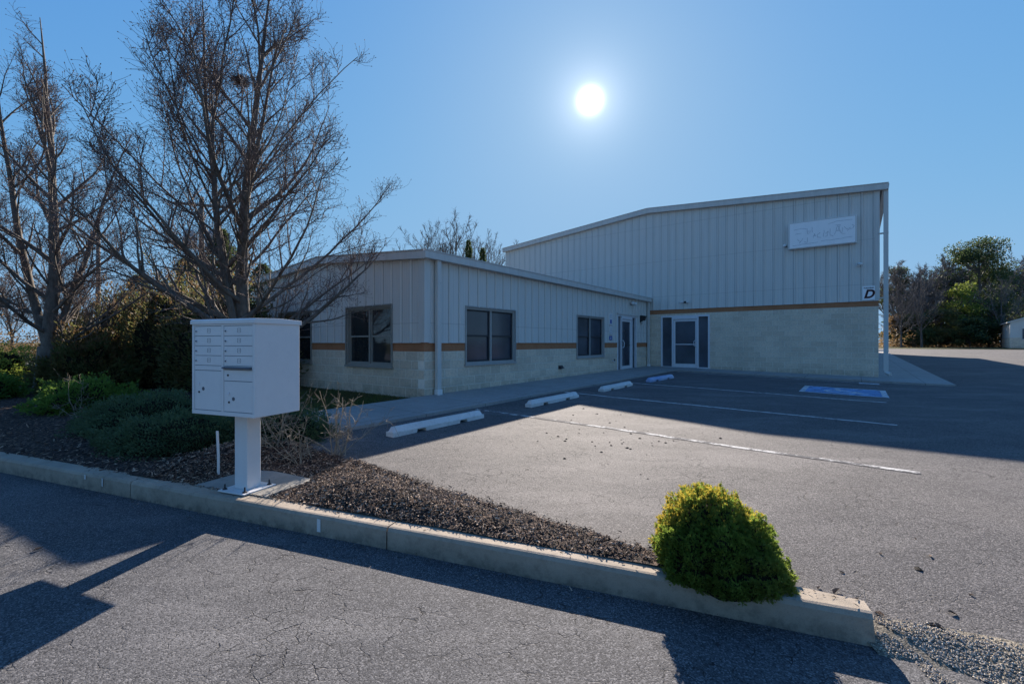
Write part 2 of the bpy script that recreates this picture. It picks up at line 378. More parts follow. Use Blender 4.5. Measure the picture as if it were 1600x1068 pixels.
def sheet(name, outline, zf, mat, sx=.5, x0=-1e9, x1=1e9, y0=-1e9, y1=1e9, seg=None):
    bm = bmesh.new(); f = bm.faces.new([bm.verts.new((p.x, p.y, 0)) for p in outline]); bmesh.ops.triangulate(bm, faces=[f])
    xs = [v.co.x for v in bm.verts]; ys = [v.co.y for v in bm.verts]
    def cuts(lo, hi, a, b):
        r = []; c = max(lo, a)
        while c < min(hi, b): r.append(c); c += sx
        step = sx; c = min(hi, b)
        while c < hi: r.append(c); step *= 1.25; c += step
        step = sx; c = max(lo, a)
        while c > lo: r.append(c); step *= 1.25; c -= step
        return r
    for c in cuts(min(xs), max(xs), x0, x1):
        bmesh.ops.bisect_plane(bm, geom=bm.verts[:] + bm.edges[:] + bm.faces[:], plane_co=(c, 0, 0), plane_no=(1, 0, 0))
    for c in cuts(min(ys), max(ys), y0, y1):
        bmesh.ops.bisect_plane(bm, geom=bm.verts[:] + bm.edges[:] + bm.faces[:], plane_co=(0, c, 0), plane_no=(0, 1, 0))
    for v in bm.verts: v.co.z = zf(v.co.x, v.co.y)
    bmesh.ops.recalc_face_normals(bm, faces=bm.faces[:])
    if sum(f.normal.z for f in bm.faces) < 0: bmesh.ops.reverse_faces(bm, faces=bm.faces[:])
    me = bpy.data.meshes.new(name); bm.to_mesh(me); bm.free(); me.shade_smooth()
    o = bpy.data.objects.new(name, me); COL.objects.link(o); me.materials.append(MAT[mat]); return o
V2 = lambda x, y: Vector((x, y))

# ------------------------------------------------------------------ ground, road, lot, bed
struct(sheet('ground', [V2(-900, -300), V2(900, -300), V2(900, 1200), V2(-900, 1200)], zground, 'ground', .6, -26, 20, 2, 30))
struct(sheet('road', [Q(-70, .1), Q(-70, -14), Q(60, -14), Q(60, .02), Q(R_END, .02), Q(R_END, .1)], lambda x, y: .008 * noise.noise(Vector((x * .6, y * .6, 5))) - .004, 'road', .5, -8, 5, 0, 6))
pq = None
for k in range(2000):
    c = T(-3.85, 2 + k * .005)
    if QI(c.x, c.y)[1] < .1: pq = c; break
struct(sheet('parking_lot', [T(-3.85, 1.6), pq, Q(R_END + .02, .1), Q(R_END + .03, .13), Q(R_END + .5, .16), Q(R_END + 1., .08), Q(R_END + 2, .03), Q(45, .03), T(64, 60), T(64, 1.6)], zlot, 'lot', .4, -3, 14, 1, 18))
bedout = [Q(-9.5, .13), Q(-2, .13), Q(R_END - .02, .13), pq + NN * .0, T(-3.83, 6), T(-3.86, 4.5), T(-3.8, 3.2), T(-3.84, 1.72), T(-3.45, 1.68), T(-2.8, .15), T(-4.0, -1.6), T(-3.5, -3.4), V2(-8.2, 12.6), V2(-11.5, 14.2), V2(-16, 15), V2(-22, 13)]
bedout = [Q(-24, .13)] + [Q(-9.5, .13), Q(-2, .13), pq] + bedout[4:]
bed = struct(sheet('mulch_bed', bedout, zbed, 'mulch', .25, -8, 2, 2, 9))

# kerb segments with open joints, chamfered nose
kb = MB(); js = [R_END, -.98, -3.97, -7.0, -10.05, -13.1, -16.1, -19.1, -22.1, -25.2]
for a, b in zip(js[1:], js[:-1]):
    n = 10; prof = [(0, -.12), (.003, .130), (.016, .152), (.032, .157), (.165, .158), (.18, .147), (.18, -.12)]
    i0 = len(kb.v); st = []
    for k in range(n + 1):
        r = a + .006 + (b - a - .012) * k / n; endc = 0
        if b == R_END and k == n: endc = 1
        for (q, z) in prof:
            jq = .004 * noise.noise(Vector((r * 2, q * 9, z * 9))); jz = .004 * noise.noise(Vector((r * 1.5, 7, q * 9)))
            qq = q + jq
            if b == R_END and k >= n - 1: qq = qq if q < .1 else q - (.0 if k == n - 1 else .035)
            rr = r + (-.02 * (z > .1) if endc else 0)
            p = Q(rr, qq); kb.v.append((p.x, p.y, z + jz))
    m_ = len(prof)
    for k in range(n):
        for j in range(m_ - 1):
            kb.f.append((i0 + k * m_ + j, i0 + (k + 1) * m_ + j, i0 + (k + 1) * m_ + j + 1, i0 + k * m_ + j + 1))
    kb.f.append(tuple(i0 + j for j in range(m_))); kb.f.append(tuple(i0 + n * m_ + j for j in reversed(range(m_))))
kerb = struct(kb.build('kerb', 'kerb'))
for (r, z0, z1, w_) in ((-1.63, .03, .13, .035), (-4.42, .06, .14, .02), (-4.72, .1, .145, .03)):
    p = MB(); a = Q(r, -.004); b = Q(r + w_, -.004); p.quad((a.x, a.y, z0), (b.x, b.y, z0), (b.x, b.y, z1), (a.x, a.y, z1)); p.build('paint_mark', 'stop', kerb)

# walkways in the buildings' frame (X=t, Y=-p)
def walkz(t, p): return base_z(t, p) + .055
def slab(name, pts, mat='walk'):
    m = MB(); nseg = 1; top = []; n = len(pts)
    i = len(m.v); m.v += [(t, -p, walkz(t, p)) for t, p in pts] + [(t, -p, walkz(t, p) - .25) for t, p in pts]
    m.f.append(tuple(i + k for k in range(n)))
    for k in range(n): m.f.append((i + k, i + n + k, i + n + (k + 1) % n, i + (k + 1) % n))
    bm = bmesh.new(); me = bpy.data.meshes.new(name); me.from_pydata(m.v, [], m.f); bm.from_mesh(me); bmesh.ops.recalc_face_normals(bm, faces=bm.faces[:])
    bmesh.ops.triangulate(bm, faces=[f for f in bm.faces if len(f.verts) > 4]); bm.to_mesh(me); bm.free()
    o = bpy.data.objects.new(name, me); COL.objects.link(o); me.materials.append(MAT[mat]); o.location = (A.x, A.y, 0); o.rotation_euler = (0, 0, BA)
    return struct(o)
slab('walkway', [(-3.47, 1.7), (-2.75, .08), (0, .02), (0, -.1), (6, -.1), (13.4, -.1), (13.4, 1.7), (6, 1.7), (0, 1.7)])
slab('front_walkway', [(11.62, 1.702), (11.62, 9.75), (13.4, 9.75), (13.4, 1.702)])
slab('side_walkway', [(13.402, 8.0), (13.402, 9.75), (15, 9.75), (50, 9.75), (50, 8.0), (15, 8.0)])

# painted lines
def stripe(name, t0, t1, p0, p1, mat='line', n=24, dz=.004):
    m = MB(); k0 = len(m.v)
    for k in range(n + 1):
        p = p0 + (p1 - p0) * k / n; j = .006 * math.sin(p * 9 + t0)
        for t in (t0 + j, t1 + j): c = T(t, p); m.v.append((c.x, c.y, zlot(c.x, c.y) + dz))
    for k in range(n): m.f.append((2 * k, 2 * k + 1, 2 * k + 3, 2 * k + 2))
    return struct(m.build(name, mat))
for t in (-.42, 2.83, 6.05): stripe('parking_line', t, t + .1, 1.8, 7.95, 'line' if t < 0 else 'line2', n=60, dz=.005)
stripe('parking_line', 11.15, 11.25, 1.9, 7.9, 'line2', n=60, dz=.005)
stripe('painted_patch', 10.85, 11.3, 7.5, 8.0, 'linew', dz=.009)
stripe('accessible_marking', 7.1, 8.95, 6.25, 8.05, 'linew', n=12, dz=.008)
stripe('accessible_field', 7.2, 8.85, 6.37, 7.93, 'lineb', n=12, dz=.012)
# the wheelchair figure painted on the blue field
em = MB()
def gp(u, v, dz=.016): c = T(7.2 + 1.65 * v, 6.37 + 1.56 * u); return (c.x, c.y, zlot(c.x, c.y) + dz)
def estroke(pts, w_):
    for (a, b), (c, d) in zip(pts[:-1], pts[1:]):
        L = math.hypot(c - a, d - b) or 1; nx, ny = -(d - b) / L * w_, (c - a) / L * w_
        em.quad(gp(a + nx, b + ny), gp(c + nx, d + ny), gp(c - nx, d - ny), gp(a - nx, b - ny))
estroke([(.47 + .2 * math.cos(a), .35 + .2 * math.sin(a)) for a in [R(x) for x in range(110, 380, 15)]], .03)
estroke([(.42, .78), (.45, .48), (.66, .48), (.76, .22), (.84, .24)], .035); estroke([(.44, .62), (.6, .62)], .025)
em.quad(*[gp(.41 + .055 * math.cos(a), .88 + .055 * math.sin(a)) for a in [R(x) for x in range(0, 360, 30)]])
struct(em.build('accessible_emblem', 'linew'))

# gravel strip at the kerb's end
def zgrav(x, y):
    r, q = QI(x, y); c = Q(max(r, R_END + .05), .16); q0 = -.08 - .2 * sst(R_END, R_END + 1.6, r); return -.012 + (zlot(c.x, c.y) + .014) * sst(q0, .14, q) + .014 * sst(q0 - .02, q0 + .06, q) + .006 * noise.noise(Vector((x * 9, y * 9, 1)))
gr = struct(sheet('gravel_strip', [Q(R_END - .06, .02), Q(R_END - .02, -.06), Q(R_END + .12, -.12), Q(R_END + .4, -.12), Q(R_END + .7, -.2), Q(R_END + 1.6, -.42), Q(8, -.6), Q(8, .12), Q(R_END + 1, .16), Q(R_END + .5, .22), Q(R_END + .0, .19), Q(R_END - .06, .14)], zgrav, 'gravelbed', .06, 1.2, 4, 1, 3))
def stones(n, fn, s0, s1):
    m = MB()
    for _ in range(n):
        c = fn()
        if c is None: continue
        s = rnd.uniform(s0, s1); i = len(m.v); a = rnd.random() * 6.3; ca, sa = math.cos(a), math.sin(a)
        for dx, dy, dz in ((1, 0, 0), (0, 1, 0), (-1, 0, 0), (0, -1, 0), (.1, .1, .6), (0, 0, -.5)):
            x, y, z = (dx * s * rnd.uniform(.7, 1.3), dy * s * rnd.uniform(.5, 1), dz * s * rnd.uniform(.7, 1.2))
            m.v.append((c[0] + x * ca - y * sa, c[1] + x * sa + y * ca, c[2] + z))
        m.f += [tuple(i + k for k in f) for f in ((0, 1, 4), (1, 2, 4), (2, 3, 4), (3, 0, 4), (1, 0, 5), (2, 1, 5), (3, 2, 5), (0, 3, 5))]
    return m
def gf():
    r = R_END + .0 + abs(rnd.gauss(0, 1.2)); k = min(1.5, r - R_END); q = rnd.uniform(-.14 - .22 * k, .2 - .05 * k) + rnd.gauss(0, .03)
    if noise.noise(Vector((r * 5, q * 5, 0))) < -.28 or (r < R_END + .12 and q < -.05): return None
    c = Q(r, q); return (c.x, c.y, max(zgrav(c.x, c.y), zlot(c.x, c.y) if q > .13 else 0) + .002)
stuff(stones(12000, gf, .002, .0085).build('gravel', 'gravel'), 'loose tan gravel and crumbled stone at the end of the kerb', 'gravel')

# mulch chips
def inside(poly, x, y):
    c = False; n = len(poly)
    for i in range(n):
        a, b = poly[i], poly[i - 1]
        if (a.y > y) != (b.y > y) and x < (b.x - a.x) * (y - a.y) / (b.y - a.y) + a.x: c = not c
    return c
PADQ = [Q(-3.95 + .32, .12), Q(-3.6 + .35, .85), Q(-2.95, 1.03), Q(-2.62, .93), Q(-2.35, .75), Q(-3.0 + .3, .12)]
PADW = [V2(-2.98, 4.26), V2(-2.74, 4.78), V2(-2.45, 4.72), V2(-1.98, 4.47), V2(-1.95, 4.38), V2(-2.12, 4.0), Q(-2.3, .14), Q(-3.25, .14)]
def chip(m, x, y, z, s):
    a = rnd.random() * 6.283; L = s * rnd.uniform(.5, 1.6); W = s * rnd.uniform(.12, .4); ti = rnd.gauss(0, .35)
    d = Vector((math.cos(a) * math.cos(ti), math.sin(a) * math.cos(ti), math.sin(ti))) * L; w_ = Vector((-math.sin(a), math.cos(a), rnd.gauss(0, .5))) * W
    c = Vector((x, y, z + abs(d.z) * .4)); u = Vector((0, 0, W * .6)); i = len(m.v)
    for q in (c - d * .5 - w_ * .5, c - d * .45 + w_ * .5, c + d * .5 + w_ * .35, c + d * .5 - w_ * .4, c + u): m.v.append(tuple(q))
    m.f += [(i, i + 1, i + 4), (i + 1, i + 2, i + 4), (i + 2, i + 3, i + 4), (i + 3, i, i + 4)]
cm = MB(); cnt = 0
while cnt < 90000:
    if cnt % 5 < 3: r = rnd.uniform(-4, R_END - .3); q = rnd.uniform(.13, 2.2)
    else: r = -4 * abs(rnd.gauss(0, 1)) - .5; q = rnd.uniform(.13, 6)
    c = Q(r, q); cnt += 1
    if not inside(bedout, c.x, c.y) and rnd.random() > .0:
        t, p = TI(c.x, c.y)
        if not (t < -3.84 + abs(rnd.gauss(0, .06)) and q > .15 and p > 1.9 and r < R_END - .25): continue
        z = zlot(c.x, c.y) + .003
    else: z = zbed(c.x, c.y) + .004
    if inside(PADW, c.x, c.y): continue
    d = math.hypot(c.x, c.y); chip(cm, c.x, c.y, z + rnd.random() * .012, rnd.uniform(.012, .034) * (1 if d < 6 else 1.3))
for _ in range(420):      # stray chips on the kerb, pad and gutter
    r = rnd.uniform(-5, R_END); q = rnd.choice((rnd.uniform(.03, .16), rnd.gauss(-.04, .05) - .03, rnd.uniform(.1, .17))); c = Q(r, q)
    chip(cm, c.x, c.y, .162 if q > .01 else .008, rnd.uniform(.008, .02))
stuff(cm.build('mulch_chips', 'chip'), 'dark shredded bark mulch covering the planting bed', 'mulch')

# concrete pad under the mailbox, flush with the kerb
pm = MB(); i = 0; pts = PADW
pm.v = [(p.x, p.y, .166) for p in pts] + [(p.x, p.y, -.05) for p in pts]; n = len(pts)
pm.f = [tuple(range(n))[::-1]] + [(k, (k + 1) % n, n + (k + 1) % n, n + k) for k in range(n)]
struct(pm.build('mailbox_pad', 'pad', bevel=.012))

# ------------------------------------------------------------------ buildings
def siding_mesh(u0, u1, zb, ztop, openings, pitch=.335, depth=.03):
    # returns list of (u, offset) profile and builds quads via fn(u, off, z)
    us = []; u = u0
    while u < u1 - 1e-6:
        for du, o in ((0, 0), (.05, 0), (.075, -.008), (.1, 0), (.2 - .05, 0), (.2, -.0), (pitch - .075, 0), (pitch - .055, depth), (pitch - .02, depth)):
            if u + du < u1: us.append((u + du, o))
        u += pitch
    us.append((u1, 0))
    for a, b, c, d in openings:
        for e in (a, b):
            us = [q for q in us if abs(q[0] - e) > .02] + [(e, 0)]
    us.sort(); segs = []
    for (a, oa), (b, ob) in zip(us[:-1], us[1:]):
        mid = (a + b) / 2; zr = [(zb, None)]
        for (x0, x1, z0, z1) in openings:
            if x0 < mid < x1: zr = ([(zb, z0)] if z0 > zb + .01 else []) + [(z1, None)]
        for lo, hi in zr:
            segs.append(((a, oa, lo), (b, ob, lo), (b, ob, ztop(b) if hi is None else hi), (a, oa, ztop(a) if hi is None else hi)))
    return segs
def wall_rects(u0, u1, z0, z1, openings):
    us = sorted({u0, u1, *[min(max(o[k], u0), u1) for o in openings for k in (0, 1)]}); res = []
    for a, b in zip(us[:-1], us[1:]):
        mid = (a + b) / 2; zs = [(z0, z1)]
        for x0, x1, c, d in openings:
            if x0 < mid < x1:
                nz = []
                for lo, hi in zs:
                    if c > lo: nz.append((lo, min(hi, c)))
                    if d < hi: nz.append((max(lo, d), hi))
                zs = [z for z in nz if z[1] - z[0] > 1e-4]
        res += [(a, b, lo, hi) for lo, hi in zs]
    return res
# wall frames: fn(u, out, z) -> local xyz (building frame X=t, Y=-p); 'out' is towards the viewer
F_front = lambda u, o, z: (u, -o, z)                 # front wall of the low wing, u=t
F_left = lambda u, o, z: (-o, u, z)                  # gable of the low wing, u=s
def F_face(z0t): return lambda u, o, z: (z0t - o, -u, z)     # face of the tall hall, u=p
F_big = F_face(13.3)
def boxf(m, fn, u0, u1, o0, o1, z0, z1):
    i = len(m.v); m.v += [fn(u, o, z) for z in (z0, z1) for o in (o0, o1) for u in (u0, u1)]
    m.f += [tuple(i + k for k in q) for q in ((0, 2, 3, 1), (4, 5, 7, 6), (0, 1, 5, 4), (2, 6, 7, 3), (0, 4, 6, 2), (1, 3, 7, 5))]; return m
def bx(fn, *a): return boxf(MB(), fn, *a)

def window(parent, fn, u0, u1, z0, z1, gm, side=False, z00=0):
    off = (0, 0, -z00); mid = (u0 + u1) / 2
    m = MB()      # outer frame, set 8 cm back with proud trim
    for a, b, c, d in ((u0, u1, z1 - .05, z1), (u0, u1, z0, z0 + .05), (u0, u0 + .045, z0 + .05, z1 - .05), (u1 - .045, u1, z0 + .05, z1 - .05)):
        boxf(m, fn, a, b, -.12, .0, c, d)
    for a, b, c, d in ((u0 - .025, u1 + .025, z1, z1 + .03), (u0 - .025, u0, z0, z1), (u1, u1 + .025, z0, z1)): boxf(m, fn, a, b, -.13, .042, c, d)
    w_ = m.build('window', 'wframe' if not side else 'frame', parent, off=off)
    boxf(MB(), fn, u0 - .05, u1 + .05, -.13, .055, z0 - .04, z0).build('sill', 'frame' if side else 'wframe', w_, off=off)
    bx(fn, mid - .025, mid + .025, -.12, -.02, z0 + .05, z1 - .05).build('mullion', 'wframe' if not side else 'frame', w_, off=off)
    zm = (z0 + z1) / 2
    for a, b in ((u0 + .045, mid - .035), (mid + .035, u1 - .045)):
        s = MB()
        for c, d, e, f in ((a, b, z0 + .05, z0 + .09), (a, b, z1 - .085, z1 - .05), (a, a + .03, z0 + .09, z1 - .085), (b - .03, b, z0 + .09, z1 - .085), (a + .03, b - .03, zm - .02, zm + .02)):
            boxf(s, fn, c, d, -.10, -.05, e, f)
        s.build('sash', 'dark' if not side else 'frame', w_, off=off)
        for zz0, zz1, oo in ((z0 + .09, zm - .02, -.085), (zm + .02, z1 - .085, -.07)):
            p = MB(); p.quad(fn(a + .03, oo, zz0), fn(b - .03, oo, zz0), fn(b - .03, oo, zz1), fn(a + .03, oo, zz1)); p.build('pane', gm, w_, off=off)
    return w_

def building_part_walls(parent, name_mat, fn, u0, u1, z0, zband, openings, blockmat, z00):
    m = MB()
    for a, b, lo, hi in wall_rects(u0, u1, z0, zband - .2, openings): boxf(m, fn, a, b, -.2, 0, lo, hi)
    m.build('block_wall', blockmat, parent, off=(0, 0, -z00))
    for a, b, lo, hi in wall_rects(u0, u1, zband - .2, zband, openings): bx(fn, a, b, -.2, -.004, lo, hi).build('orange_course', 'orange', parent, off=(0, 0, -z00))

# --- low office wing
Z0 = .30; ZB = 1.50; ZE = 3.46; PK = 4.0; WL = 8.0
low = empty('office_building', (A.x, A.y, Z0), 'low pale metal-sided office wing with tan block base beside the tall hall', 'building', rz=BA)
op_f = [(1.30, 3.25, .98, 2.35), (6.72, 8.72, 1.0, 2.40), (9.95, 11.88, .2, 2.60)]
op_l = [(1.08, 2.86, .94, 2.36), (4.54, 6.34, .94, 2.36)]
building_part_walls(low, None, F_front, 0, 13.28, -.1, ZB, op_f, 'blockx', Z0)
building_part_walls(low, None, F_left, .2, WL, -.1, ZB, op_l, 'blocky', Z0)
m = MB()
for s in siding_mesh(.12, 13.27, ZB + .002, lambda u: ZE - .12, op_f): m.quad(*[F_front(u, o + .012, z) for u, o, z in s])
for a, b, lo, hi in wall_rects(.1, 13.27, ZB - .012, ZB + .006, op_f): boxf(m, F_front, a, b, -.03, .03, lo, hi)
m.build('front_siding', 'sidef', low, off=(0, 0, -Z0))
gz = lambda u: ZE + .075 * (PK - abs(u - PK))
m = MB()
for s in siding_mesh(.12, WL - .02, ZB + .002, lambda u: gz(u) - .1, op_l): m.quad(*[F_left(u, o + .012, z) for u, o, z in s])
for a, b, lo, hi in wall_rects(.1, WL - .02, ZB - .012, ZB + .006, op_l): boxf(m, F_left, a, b, -.03, .03, lo, hi)
m.build('gable_siding', 'sideg', low, off=(0, 0, -Z0))
m = MB(); boxf(m, F_front, -.035, .13, .0, .045, ZB, ZE - .1); boxf(m, F_left, -.0, .13, .0, .045, ZB, ZE - .1)
m.build('corner_trim', 'trim', low, off=(0, 0, -Z0))
# backing wall behind siding, back and top closed
m = MB()
for a, b, lo, hi in wall_rects(0, 13.28, ZB, ZE - .05, op_f): boxf(m, F_front, a, b, -.2, -.03, lo, hi)
for a, b, lo, hi in wall_rects(.2, WL, ZB, ZE - .05, op_l): boxf(m, F_left, a, b, -.2, -.03, lo, hi)
m.box(0, 13.3, WL - .2, WL, -.1, ZE); m.build('back_wall', 'trim', low, off=(0, 0, -Z0))
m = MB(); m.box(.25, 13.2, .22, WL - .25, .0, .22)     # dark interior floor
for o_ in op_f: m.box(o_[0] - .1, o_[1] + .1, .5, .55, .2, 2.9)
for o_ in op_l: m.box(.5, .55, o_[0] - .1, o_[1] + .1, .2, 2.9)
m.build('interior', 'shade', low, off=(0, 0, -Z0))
# roof: two slopes with overhang
m = MB(); hz = lambda y: ZE + .075 * (PK - abs(y - PK))
prof = [(-.18, hz(-.18)), (PK, hz(PK)), (WL + .15, hz(WL + .15)), (WL + .15, hz(WL + .15) - .05), (PK, hz(PK) - .05), (-.18, hz(-.18) - .05)]
m.prism(prof, -.13, 13.28, lambda u, v, w_: (w_, u, v)); m.build('roof', 'roof', low, off=(0, 0, -Z0))
m = MB(); prof = [(-.19, ZE - .165), (-.19, ZE - .02), (-.205, ZE - .005), (-.205, ZE + .012), (-.155, ZE - .015), (-.05, ZE - .05), (-.05, ZE - .165)]
m.prism(prof, -.14, 13.26, lambda u, v, w_: (w_, u, v)); m.build('gutter', 'trim', low, off=(0, 0, -Z0))
m = MB()
for y0, y1 in ((-.15, PK), (PK, WL + .1)):
    i = len(m.v)
    for y in (y0, y1):
        for x, dz in ((-.15, -.17), (-.15, -.012), (-.17, .004), (-.17, .022), (-.02, .022), (-.02, -.17)): m.v.append((x, y, hz(y) + dz))
    for k in range(6): m.f.append((i + k, i + (k + 1) % 6, i + 6 + (k + 1) % 6, i + 6 + k))
    m.f += [tuple(i + k for k in range(6)), tuple(i + 6 + k for k in reversed(range(6)))]
m.build('rake_trim', 'trim', low, off=(0, 0, -Z0))
def downspout(parent, t, y, ztop, zbot, Z, w_=.115, d=.09):
    m = MB(); m.box(t - w_ / 2, t + w_ / 2, y - d, y, zbot + .12, ztop)
    for zz in (ztop - .5, (ztop + zbot) / 2, zbot + .4): m.box(t - w_ / 2 - .006, t + w_ / 2 + .006, y - d - .006, y + .002, zz, zz + .03)
    o = m.build('downspout', 'trim', parent, off=(0, 0, -Z), bevel=.008)
    m = MB(); m.box(t - w_ / 2 - .015, t + w_ / 2 + .015, y - d - .02, y + .005, zbot + .05, zbot + .16); m.box(t - w_ / 2 - .01, t + w_ / 2 + .02, y - d - .035, y, zbot - .03, zbot + .05)
    m.build('shoe', 'white', o, off=(0, 0, -Z), bevel=.01)
downspout(low, .32, -.05, ZE - .16, .31, Z0); downspout(low, 13.08, -.05, ZE - .16, .38, Z0, .1)
for k, o_ in enumerate(op_f[:2]): window(low, F_front, *o_[:4], 'glassf', z00=Z0)
for k, o_ in enumerate(op_l): window(low, F_left, *o_[:4], 'glassl', True, z00=Z0)
def storefront(parent, fn, u0, u1, z0, z1, d0, d1, Z, hinge_left, mframe='alum'):
    off = (0, 0, -Z); m = MB(); fw = .065
    boxf(m, fn, u0, u1, -.12, .02, z1 - .07, z1); boxf(m, fn, u0, u0 + fw, -.12, .02, z0, z1 - .07); boxf(m, fn, u1 - fw, u1, -.12, .02, z0, z1 - .07)
    boxf(m, fn, d0 - .055, d0, -.12, .02, z0, z1 - .07); boxf(m, fn, d1, d1 + .055, -.12, .02, z0, z1 - .07)
    boxf(m, fn, u0 + fw, d0 - .055, -.12, .02, z0, z0 + .06); boxf(m, fn, d1 + .055, u1 - fw, -.12, .02, z0, z0 + .06)
    boxf(m, fn, d0, d1, -.14, .04, z0 - .02, z0 + .02)
    boxf(m, fn, d0, d1, -.12, .02, z1 - .16, z1 - .07)
    fr = m.build('entrance_frame', mframe, parent, off=off)
    for a, b in ((u0 + fw, d0 - .055), (d1 + .055, u1 - fw)):
        p = MB(); p.quad(fn(a, -.06, z0 + .06), fn(b, -.06, z0 + .06), fn(b, -.06, z1 - .07), fn(a, -.06, z1 - .07)); p.build('pane', 'glassh' if hinge_left else 'glassf', fr, off=off)
    m = MB(); zt = z1 - .17; st = .085; zl = z0 + .03
    boxf(m, fn, d0 + .008, d0 + st, -.08, -.02, zl, zt); boxf(m, fn, d1 - st, d1 - .008, -.08, -.02, zl, zt)
    boxf(m, fn, d0 + st, d1 - st, -.08, -.02, zt - .09, zt); boxf(m, fn, d0 + st, d1 - st, -.08, -.02, zl, zl + .16)
    dr = m.build('door', mframe, parent, off=off)
    p = MB(); p.quad(fn(d0 + st, -.05, zl + .16), fn(d1 - st, -.05, zl + .16), fn(d1 - st, -.05, zt - .09), fn(d0 + st, -.05, zt - .09)); p.build('pane', 'glassh' if hinge_left else 'glassf', dr, off=off)
    hx = d0 + .05 if not hinge_left else d1 - .05; s = 1 if not hinge_left else -1
    pts = [fn(hx, -.02, z0 + .92), fn(hx, .05, z0 + .93), fn(hx + s * .07, .055, z0 + .98), fn(hx + s * .07, .055, z0 + 1.14), fn(hx, .05, z0 + 1.2), fn(hx, -.02, z0 + 1.21)]
    h = MB(); h.path(pts, [.014] * 6, 8); h.build('handle', 'alum', dr, off=off, smooth=True)
    b = bx(fn, d0 + st, d1 - st, -.045, -.03, z0 + 1.0, z0 + 1.04); b.build('push_bar', 'alum' if hinge_left else 'dark', dr, off=off)
storefront(low, F_front, 9.95, 11.88, .37, 2.60, 10.38, 11.38, Z0, False)
m = MB(); boxf(m, F_front, 9.9, 11.95, .0, .06, 2.6, 2.66); m.build('door_head_flashing', 'trim', low, off=(0, 0, -Z0))

# --- tall hall
ZG = .34; ZH = 2.94
bl = (A + D1 * 13.3)
hall = empty('warehouse_building', (bl.x, bl.y, ZG), 'tall gabled metal-sided hall with grey block base and orange course, behind the low wing', 'building', rz=BA)
BZ = lambda f: (lambda u, o, z: (f(u, o, z)[0] - 13.3, f(u, o, z)[1], f(u, o, z)[2]))
FB = BZ(F_big)
EL_, PKZ, ER = 6.70, 7.46, 6.88; PR = 8.05; PL = -8.1
def rz_(u): return PKZ + (ER - PKZ) * u / PR if u > 0 else PKZ + (EL_ - PKZ) * u / PL
op_b = [(.57, 2.6, .2, 2.66)]
building_part_walls(hall, None, FB, PL, PR, -.1, ZH, op_b, 'blocky', ZG)
m = MB()
for s in siding_mesh(PL, PR - .01, ZH + .002, lambda u: rz_(u) - .12, []): m.quad(*[FB(u, o + .012, z) for u, o, z in s])
boxf(m, FB, PL, PR, -.03, .035, ZH - .012, ZH + .006)
m.build('siding', 'sideb', hall, off=(0, 0, -ZG))
m = MB(); i = 0       # shell: inner gable wall, right wall, back wall
for x in (.06, .1): m.v += [(x, -PL, ZH), (x, -PR + .02, ZH), (x, -PR + .02, ER - .1), (x, 0, PKZ - .1), (x, -PL, EL_ - .1)]
m.f += [(0, 1, 2, 3, 4), (9, 8, 7, 6, 5)]
m.box(.1, 33.3, -PR, -PR + .2, -.1, ER - .1); m.box(.1, 33.3, -PL - .2, -PL, -.1, EL_ - .1)
j = len(m.v); m.v += [(33.3, -PL, 0), (33.3, -PR, 0), (33.3, -PR, ER - .1), (33.3, 0, PKZ - .1), (33.3, -PL, EL_ - .1)]; m.f.append(tuple(j + k for k in range(5)))
m.build('outer_shell', 'side', hall, off=(0, 0, -ZG))
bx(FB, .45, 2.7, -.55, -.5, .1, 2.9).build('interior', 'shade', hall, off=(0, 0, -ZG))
m = MB(); m.box(-.042, .15, -PR - .03, -PR + .14, ZH, ER - .1); m.build('corner_trim', 'trim', hall, off=(0, 0, -ZG))
m = MB(); ov = .26
prof = [(-PR - ov, rz_(PR + ov)), (0, PKZ), (-PL + .12, rz_(PL - .12)), (-PL + .12, rz_(PL - .12) - .06), (0, PKZ - .06), (-PR - ov, rz_(PR + ov) - .06)]
m.prism(prof, -.16, 33.4, lambda u, v, w_: (w_, u, v)); m.build('roof', 'roof', hall, off=(0, 0, -ZG))
m = MB()
for y0, y1 in ((-PR - ov, 0), (0, -PL + .1)):
    i = len(m.v)
    for y in (y0, y1):
        for x, dz in ((-.17, -.2), (-.17, -.012), (-.19, .006), (-.19, .024), (-.05, .024), (-.05, -.2)): m.v.append((x, y, rz_(-y) + dz))
    for k in range(6): m.f.append((i + k, i + (k + 1) % 6, i + 6 + (k + 1) % 6, i + 6 + k))
    m.f += [tuple(i + k for k in range(6)), tuple(i + 6 + k for k in reversed(range(6)))]
m.build('rake_trim', 'trim', hall, off=(0, 0, -ZG))
m = MB(); yg = -PR - ov; zg = rz_(PR + ov); prof = [(yg - .0, zg - .2), (yg - .02, zg - .01), (yg + .02, zg - .01), (yg + .16, zg - .07), (yg + .16, zg - .2)]
m.prism(prof, -.14, 33.3, lambda u, v, w_: (w_, u, v)); m.build('gutter', 'trim', hall, off=(0, 0, -ZG))
m = MB(); m.box(-.06, .06, -PR - .26, -PR - .13, .55, zg - .19)
for zz in (1.2, 3.0, 5.2): m.box(-.066, .066, -PR - .266, -PR + .01, zz, zz + .035)
ds = m.build('downspout', 'trim', hall, off=(0, 0, -ZG), bevel=.008)
m = MB(); m.path([(0, -PR - .195, .57), (-.02, -PR - .21, .48), (-.12, -PR - .3, .43)], [.075, .075, .07], 4); m.build('shoe', 'trim', ds, off=(0, 0, -ZG))
storefront(hall, FB, .57, 2.6, .40, 2.66, 1.10, 2.10, ZG, True)
for v_ in hall.children: pass

